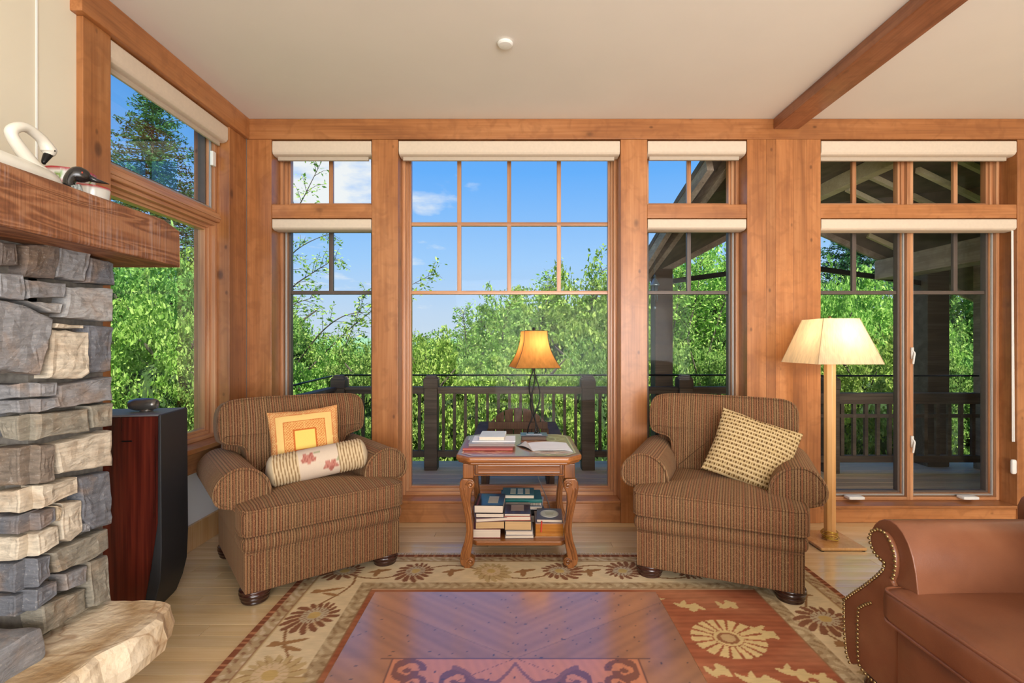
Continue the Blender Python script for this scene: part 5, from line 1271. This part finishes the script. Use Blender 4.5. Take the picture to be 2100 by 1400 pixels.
for s in (-1, 1):
    MB().bar((s*.25, -.10, .0+.03), (s*.25, .47, .36), .025, .09).build('side_rail', M_adi, ad, bev=.004)
    MB().box(s*.275-.02, s*.275+.02, .40, .48, 0, .50).build('leg', M_adi, ad, bev=.004); MB().box(s*.275-.02, s*.275+.02, -.12, -.05, 0, .50).build('leg', M_adi, ad, bev=.004)
    MB().box(s*.30-.055, s*.30+.055, -.16, .52, .50, .525).build('armrest', M_adi, ad, bev=.01)
# ------------------------------------------------------------------ porch roof
pr = thing('porch_roof', 'dark timber porch roof over the right end of the deck', 'roof', (2.8, 4.5, 2.4)); o0 = Vector((-2.8, -4.5, -2.4))
def rb(mb, name, mat=M_roofw, **kw): mb.v = [tuple(Vector(v)+o0) for v in mb.v]; return mb.build(name, mat, pr, **kw)
E = EYE
FE = Vector((1.18, 5.3, E+.60)); N1 = Vector((1.35, 4.2, E+1.178)); N2 = Vector((1.39, 3.68, E+1.35)); NR = Vector((2.9, 3.68, E+1.50)); FRd = Vector((2.74, 5.3, E+1.42)); FR_ = Vector((5.9, 5.3, E+.06)); NRr = Vector((6.2, 3.68, E+1.45))
def slab_poly(mb, P, th=.05):
    n = len(P); V = [p for p in P]+[p+Vector((0, 0, th)) for p in P]; mb.add(V, [tuple(range(n)), tuple(range(2*n-1, n-1, -1))]+[(i, i+n, (i+1) % n+n, (i+1) % n) for i in range(n)])
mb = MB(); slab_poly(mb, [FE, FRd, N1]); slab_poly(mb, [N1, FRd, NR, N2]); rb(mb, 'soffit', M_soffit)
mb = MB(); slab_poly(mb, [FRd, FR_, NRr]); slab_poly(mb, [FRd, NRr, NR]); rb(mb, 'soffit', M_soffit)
rb(MB().bar(FE+Vector((0, .02, .03)), FRd+Vector((0, .02, .03)), .04, .17), 'fascia_board', bev=.004)
rb(MB().bar(FRd+Vector((0, .02, .03)), FR_+Vector((0, .02, .03)), .04, .17), 'fascia_board', bev=.004)
rb(MB().bar(FE+Vector((.03, 0, -.02)), N1+Vector((.03, 0, -.02)), .05, .14), 'eave_board'); rb(MB().bar(N1+Vector((.03, 0, -.02)), N2+Vector((.03, 0, -.02)), .05, .14), 'eave_board')
rb(MB().bar(FE+Vector((.16, 0, .06)), N1+Vector((.17, 0, -.02)), .05, .10), 'eave_board'); rb(MB().bar(N1+Vector((.17, 0, -.02)), N2+Vector((.17, 0, -.02)), .05, .10), 'eave_board')
rb(MB().bar(FRd+Vector((0, 0, -.05)), Vector((2.9, 3.68, E+1.42)), .09, .12), 'ridge_beam', M_raft, bev=.004)
from mathutils.geometry import intersect_ray_tri
def hit(px, py):
    o = Vector((0, 0, E)); d = at(px, py, 1.0)-o; best = None
    for tr in ((FRd, FR_, NRr), (FRd, NRr, NR), (N1, FRd, NR)):
        h = intersect_ray_tri(*tr, d, o, True) or intersect_ray_tri(*tr[::-1], d, o, True)
        if h: best = h
    return best
for (a, c) in (((1784, 355), (1838, 381)), ((1737, 382), (1830, 427)), ((1882, 343), (2050, 425)), ((1870, 396), (2050, 484)), ((1960, 318), (2090, 382)), ((1780, 478), (1905, 535)), ((2020, 318), (2120, 368))):
    p = hit(*a); q = hit(*c)
    if p and q: rb(MB().bar(p+Vector((0, 0, -.022)), q+Vector((0, 0, -.022)), .035, .045), 'rafter', M_raft)
rb(MB().box(3.66, 3.86, 3.72, 5.12, E+.655, E+.845), 'eave_beam', bev=.006)
rb(MB().box(1.42, 1.60, 5.10, 5.28, DZ, 1.98), 'porch_post', M_rail, bev=.006)
rb(MB().box(4.18, 4.40, 5.09, 5.29, DZ, 2.0), 'porch_post', M_rail, bev=.006)
rb(MB().bar((1.6, 5.19, 1.86), (2.85, 5.19, 2.03), .03, .05).bar((2.85, 5.19, 2.03), (4.2, 5.19, 1.84), .03, .05), 'tie_rod', M_black)
rb(MB().box(4.60, 4.95, 4.2, 5.05, DZ, E+.84), 'shingled_pier', bev=.006)
# wind chime
wc = thing('wind_chime', 'small silver wind chime hanging from the porch beam by the post', 'wind chime', (1.16, 4.18, 1.55))
M_ch = plain('chime_metal', lin(130, 142, 146), .3, .7)
MB().tube([(0, 0, .22), (0, 0, .42)], .0012, 4).build('hanger', M_ch, wc); MB().lathe([(.004, .24), (.012, .225), (.006, .215), (.02, .19), (.035, .165), (.04, .158), (.04, .15), (.006, .15)], (0, 0, 0), 14).build('canopy', M_ch, wc, smooth=False)
for k in range(5):
    a = k*2*PI/5; MB().tube([(.02*math.cos(a), .02*math.sin(a), .15), (.02*math.cos(a), .02*math.sin(a), .02+.012*k)], .0045, 8).build('chime_tube', M_ch, wc, smooth=True)
MB().tube([(0, 0, .15), (0, 0, -.03)], .001, 4).lathe([(.002, -.05), (.01, -.04), (.01, -.03), (.002, -.02)], (0, 0, 0), 10).build('wind_catcher', M_ch, wc)
# ------------------------------------------------------------------ ground, hills
gr = struct('ground', 'grassy ground falling away below the deck')
MB().box(-60, 60, 3.66, 160, -1.3, -1.2).box(-60, -2.6, -20, 3.66, -1.3, -1.2).build('lawn', M_grass, gr)
def ridge(name, Y, zb, amp, colr, seed, x0=-90, x1=90):
    n = 420; V = []; Fs = []; rows = 9
    for j in range(rows):
        for i in range(n+1):
            x = x0+(x1-x0)*i/n; u = j/(rows-1); h = zb+amp*noise.noise(Vector((x*.03, seed, 0)))*1.0+.35*noise.noise(Vector((x*.45, seed+u*7, 3)))+.22*noise.noise(Vector((x*1.4, seed+u*11, 5)))
            V.append((x, Y-(1-u)*14+.8*noise.noise(Vector((x*.5, u*9, seed))), -1.2+(h+1.2)*math.sin(u*PI/2)))
    for j in range(rows-1):
        for i in range(n): a = j*(n+1)+i; Fs.append((a, a+1, a+n+2, a+n+1))
    mb = MB(); mb.add(V, Fs); o = mb.build(name, colr, gr, smooth=False); o['kind'] = 'stuff'; return o
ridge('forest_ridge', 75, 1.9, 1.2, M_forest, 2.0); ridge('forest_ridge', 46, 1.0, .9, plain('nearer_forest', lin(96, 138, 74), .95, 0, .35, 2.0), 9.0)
# ------------------------------------------------------------------ trees
def leaf_block(C, D, Nn, size, rs, flat=.6, aspect=.5):
    """C leaf centres; returns verts, tris of folded leaves"""
    n = len(C); th = rs.uniform(0, 2*PI, n); nv = rs.normal(0, 1, (n, 3)); nv[:, 2] = np.abs(nv[:, 2])*(.6+flat*2)+.25; nv /= np.linalg.norm(nv, axis=1)[:, None]
    t = np.stack([np.cos(th), np.sin(th), rs.uniform(-.5, .25, n)], 1); t -= nv*(t*nv).sum(1)[:, None]; t /= np.linalg.norm(t, axis=1)[:, None]; b = np.cross(nv, t)
    s = size*rs.uniform(.6, 1.25, n)[:, None]
    v0 = C-t*s*.5; v1 = C+b*s*aspect*.5+t*s*.02; v2 = C+t*s*.55-nv*s*.08; v3 = C-b*s*aspect*.5+t*s*.02
    V = np.stack([v0, v1, v2, v3], 1).reshape(-1, 3); k = np.arange(n)*4
    Fq = np.stack([k, k+1, k+2, k+3], 1); return V, Fq
def np_mesh(name, V, Fq, mat):
    me = bpy.data.meshes.new(name); n = len(Fq); me.vertices.add(len(V)); me.vertices.foreach_set('co', V.astype(np.float32).ravel()); me.loops.add(n*4); me.loops.foreach_set('vertex_index', Fq.astype(np.int32).ravel())
    me.polygons.add(n); me.polygons.foreach_set('loop_start', np.arange(n, dtype=np.int32)*4); me.materials.append(mat); me.update(calc_edges=True); return me
def crown_mesh(name, seed, clusters, per, leaf, mat, spray=.2):
    rs = np.random.RandomState(seed); C = []
    for i in range(clusters):
        u = rs.uniform(0, 1)**.6; th = rs.uniform(0, 2*PI); z = rs.uniform(.0, 1.0)
        R = (math.sqrt(max(0, 1-(max(z-.35, 0)/.66)**2)))*(.75+.25*u)*(.8+.25*math.sin(th*3+seed)+.12*math.sin(th*7+z*9)); R = min(R, 1.1)
        zz = z*(.93+.1*math.sin(th*4+seed*2))
        c = np.array([R*math.cos(th)*rs.uniform(.55, 1.0)**.5, R*math.sin(th)*rs.uniform(.55, 1.0)**.5, zz])
        # spray of leaves along a drooping twig pointing outward
        o = np.array([math.cos(th), math.sin(th), rs.uniform(-.1, .7)*(z+.3)]); L_ = spray*rs.uniform(.6, 1.4)
        t = rs.uniform(0, 1, per)[:, None]; w = (1-t*.7)*L_*.36
        P = c+o*L_*t+rs.normal(0, 1, (per, 3))*w*np.array([1, 1, .3]); P[:, 2] -= (t[:, 0]**2)*L_*.22; C.append(P)
    C = np.concatenate(C); V, Fq = leaf_block(C, None, None, leaf, rs); return np_mesh(name, V, Fq, mat)
CR = [crown_mesh('foliage_a', 1, 600, 85, .040, M_leafA), crown_mesh('foliage_b', 2, 600, 85, .040, M_leafB), crown_mesh('foliage_c', 3, 560, 85, .044, M_leafA), crown_mesh('foliage_d', 4, 600, 80, .038, M_leafB)]
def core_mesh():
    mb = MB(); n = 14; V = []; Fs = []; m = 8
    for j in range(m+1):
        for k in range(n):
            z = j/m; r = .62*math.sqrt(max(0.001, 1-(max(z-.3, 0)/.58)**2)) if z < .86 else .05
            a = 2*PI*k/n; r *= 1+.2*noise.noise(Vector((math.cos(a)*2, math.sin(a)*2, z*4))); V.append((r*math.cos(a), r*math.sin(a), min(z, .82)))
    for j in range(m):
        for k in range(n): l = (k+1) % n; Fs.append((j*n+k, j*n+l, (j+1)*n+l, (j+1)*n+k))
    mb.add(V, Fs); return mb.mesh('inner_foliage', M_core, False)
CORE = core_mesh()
def trunk_mesh():
    mb = MB().tube([(0, 0, 0), (.02, .01, .3), (-.01, .02, .6), (.02, 0, .85)], [.05, .04, .028, .012], 7); rs = random.Random(3)
    for k in range(9):
        a = k*2.4; z = .2+.07*k; mb.tube([(0, 0, z), (.3*math.cos(a), .3*math.sin(a), z+.16), (.62*math.cos(a), .62*math.sin(a), z+.26)], [.018, .012, .005], 5)
    return mb.mesh('trunk_and_branches', M_bark, True)
TR = trunk_mesh()
LT = {'c': 'trees beyond the deck railing', 'l': 'trees outside the left wall window'}
def tree(px, Y, pyt, r, k, label, g='c', zb=-1.2, core=True, name='leafy_tree', X=None):
    ztop = EYE-(pyt-CY)*Y/F; H = ztop-zb; x = (px-CX)*Y/F if X is None else X
    t = thing(name, label, 'tree', (x, Y, zb), (px*.37) % 6.28, LT[g])
    f = bpy.data.objects.new('foliage', CR[k]); COL.objects.link(f); f.parent = t; f.scale = (r, r, H); f['kind'] = 'stuff'
    f2 = bpy.data.objects.new('trunk', TR); COL.objects.link(f2); f2.parent = t; f2.scale = (r, r, H)
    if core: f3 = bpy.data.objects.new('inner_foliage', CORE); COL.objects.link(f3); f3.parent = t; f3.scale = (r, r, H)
    return t
trees = [(1190, 8.0, 585, 1.25, 0, 'tall yellow-green tree at the right of the large window, above the railing'),
 (1035, 9.2, 640, 1.2, 1, 'leafy green tree directly behind the table lamp'), (905, 12.5, 705, 1.7, 1, 'rounded green tree at the lower left of the large window'),
 (1100, 10.5, 622, 1.5, 2, 'bright tree half hidden behind the tall yellow-green one in the large window'), (1325, 9.5, 575, 1.3, 0, 'tree behind the near porch post'),
 (1440, 9.0, 530, 1.25, 2, 'tall light green tree in the narrow window behind the right armchair'), (1560, 9.0, 540, 1.3, 0, 'tree hidden behind the wide wooden wall panel'),
 (1705, 7.3, 590, .75, 0, 'bright yellow-green young tree just left of the floor lamp shade'), (1800, 9.0, 600, 1.2, 2, 'leafy tree behind the left tall casement'),
 (1945, 9.6, 575, 1.3, 1, 'green tree between the far porch post and the pier'), (2080, 9.0, 590, 1.3, 3, 'tree beyond the shingled pier at the far right'),
 (775, 11.0, 735, 1.5, 1, 'low tree hidden behind the post left of the large window'), (655, 10.0, 708, 1.4, 3, 'low spreading tree below the slanting branches in the left narrow window'),
 (560, 9.0, 640, 1.2, 1, 'tree behind the left corner post of the deck')]
for a in trees: tree(*a)
bl_ = ['under the left narrow window', 'left of the first central railing post', 'behind the first central railing post', 'right of the first central railing post', 'behind the garden chair', 'right of the garden chair', 'behind the second central railing post', 'behind the near porch post', 'behind the right armchair', 'behind the wooden wall panel', 'behind the floor lamp pole', 'behind the left tall casement rails', 'between the two tall casements', 'behind the far porch post', 'at the foot of the shingled pier']
for i, lbz in enumerate(bl_):
    px = 540+i*112; Y = 6.9+.5*math.sin(i*2.1); tree(px, Y, 728+16*math.sin(i*1.7)-(14 if i > 6 else 0), .82, (i*3+1) % 4, 'low leafy bush '+lbz, name='leafy_bush')
for i, (X, Y, pyt, r, k, l) in enumerate(((-5.2, 7.2, 545, 1.35, 1, 'dense bush at the centre of the left wall window'), (-4.0, 5.9, 640, .95, 0, 'lighter bush at the lower middle of the left wall window'), (-6.9, 8.4, 540, 1.6, 3, 'dark bush behind the mantel end in the left wall window'),
    (-4.7, 8.4, 575, 1.3, 3, 'tall bush at the right of the left wall window'), (-6.0, 10.5, 560, 1.7, 2, 'bright tree far behind the bushes in the left wall window'), (-4.6, 5.0, 700, .9, 2, 'low bush at the lower left of the left wall window'), (-3.4, 6.0, 735, .8, 1, 'low bush at the left end of the deck'))):
    tree(0, Y, pyt, r, k, l, 'l', X=X)
# extra sparse high sprays: slanting saplings on the left
def spray_tree(label, stems, Y, seed, leaf=.075, dens=1.0, mat=M_leafA, name='slender_tree', twl=.55, group='slender trees at the left end of the deck'):
    base = at(stems[0][0][0], stems[0][0][1], Y); t = thing(name, label, 'tree', base, 0, group); rs = np.random.RandomState(seed); C = []
    for st_ in stems:
        P = [at(p[0], p[1], Y+(p[2] if len(p) > 2 else 0))-base for p in st_]; Q = catmull(P, 10); n = len(Q)
        br = MB().tube(Q, [float(x) for x in np.linspace(.018, .003, n)], 6)
        for i in range(3, n, 1):
            d = (Q[i]-Q[i-1]).normalized()
            for s in (-1, 1):
                if rs.uniform() > .8*dens: continue
                w = d.cross(Vector((0, 1, 0)))*s+Vector((0, rs.uniform(-1, 1)*.8, 0))+d*1.1; w.normalize(); L_ = twl*rs.uniform(.35, 1)*(1.15-i/n*.7)
                e = Q[i]+w*L_+Vector((0, 0, -.08*L_)); br.tube([Q[i], Q[i]+w*L_*.5+Vector((0, 0, .02)), e], [.004, .003, .0015], 4)
                k = int(26*L_/.4); u = rs.uniform(.15, 1, k)[:, None]; a = np.array(Q[i]); b_ = np.array(e)
                C.append(a+(b_-a)*u+rs.normal(0, 1, (k, 3))*np.array([.035, .05, .028]))
        br.build('stem', M_bark, t, smooth=True)
    C = np.concatenate(C); V, Fq = leaf_block(C, None, None, leaf, rs, .5, .45); me = np_mesh('foliage', V, Fq, mat); f = bpy.data.objects.new('foliage', me); COL.objects.link(f); f.parent = t; f['kind'] = 'stuff'
spray_tree('slender tree with branches slanting up to the right across the left narrow window', [[(470, 1000), (600, 800), (700, 690, .3), (800, 610, .3), (890, 560, .3)], [(470, 1000), (600, 850), (760, 760, -.2), (870, 690, -.2)], [(500, 930), (620, 730), (700, 650), (790, 640)], [(520, 900), (600, 800), (690, 740), (750, 600, .2)]], 7.6, 5, dens=.62)
spray_tree('slender tree whose upper twigs reach across the left narrow windows', [[(440, 900), (530, 700), (590, 600), (640, 560), (690, 530)], [(460, 850), (540, 620), (600, 520), (670, 480)], [(500, 760), (560, 600), (590, 470), (625, 400), (660, 330)], [(500, 800), (570, 650), (640, 610)]], 6.6, 8, dens=.42, leaf=.055)
# airy tops above the central trees
spray_tree('airy young tree with upright twigs rising above the trees in the large window', [[(960, 900), (965, 760), (955, 690), (950, 640)], [(960, 900), (1030, 760), (1030, 690), (1045, 625)], [(1000, 880), (1090, 720), (1120, 620), (1130, 575)], [(1100, 880), (1190, 700), (1215, 610), (1235, 555)]], 7.6, 12, dens=1.1, leaf=.065, twl=.5, group='airy trees beyond the deck')
spray_tree('airy light green tree in the narrow window behind the right armchair', [[(1400, 900), (1410, 700), (1430, 600), (1440, 510)], [(1400, 900), (1460, 700), (1490, 600), (1500, 545)], [(1400, 880), (1380, 720), (1390, 620), (1400, 560)]], 7.8, 15, dens=1.2, leaf=.065, twl=.6, group='airy trees beyond the deck')
# spruces
def spruce(label, x, Y, zb, H, R, seed, tiers=26, per=9, g='spruces'):
    t = thing('spruce_tree', label, 'tree', (x, Y, zb), 0, g); rs = np.random.RandomState(seed); C = []
    mb = MB().tube([(0, 0, 0), (.03, 0, H*.5), (0, 0, H)], [.12, .07, .015], 8)
    for i in range(tiers):
        u = i/(tiers-1); z = H*(.12+.87*u); r = R*(1-u)**.8+.12
        for k in range(per):
            a = k*2*PI/per+i*1.3+rs.uniform(-.3, .3); L_ = r*rs.uniform(.65, 1.1); d = np.array([math.cos(a), math.sin(a), 0]); p0 = np.array([0, 0, z]); 
            mb.tube([p0, p0+d*L_*.55+np.array([0, 0, -.10*L_]), p0+d*L_+np.array([0, 0, .02*L_])], [.018, .011, .004], 4)
            n = int(170*L_); s = rs.uniform(.12, 1, n)[:, None]; C.append(p0+d*L_*s+np.array([0, 0, -1.])*(.18*s*(1-s)*L_)+rs.normal(0, 1, (n, 3))*np.array([.05, .05, .02])-np.array([0, 0, 1.])*rs.exponential(.07, (n, 1)))
    mb.build('trunk', M_bark, t, smooth=True); C = np.concatenate(C); V, Fq = leaf_block(C, None, None, .085, rs, .1, .35); me = np_mesh('foliage', V, Fq, M_leafD); f = bpy.data.objects.new('foliage', me); COL.objects.link(f); f.parent = t; f['kind'] = 'stuff'
spruce('tall dark spruce with drooping branches high in the left wall window', -8.1, 11.2, -1.2, 8.3, 3.0, 21, tiers=30, per=8, g=None)
spruce('dark green spruce standing behind the porch roof on the right', 8.6, 12.6, -1.2, 6.2, 2.6, 22, tiers=24, per=11, g=None)
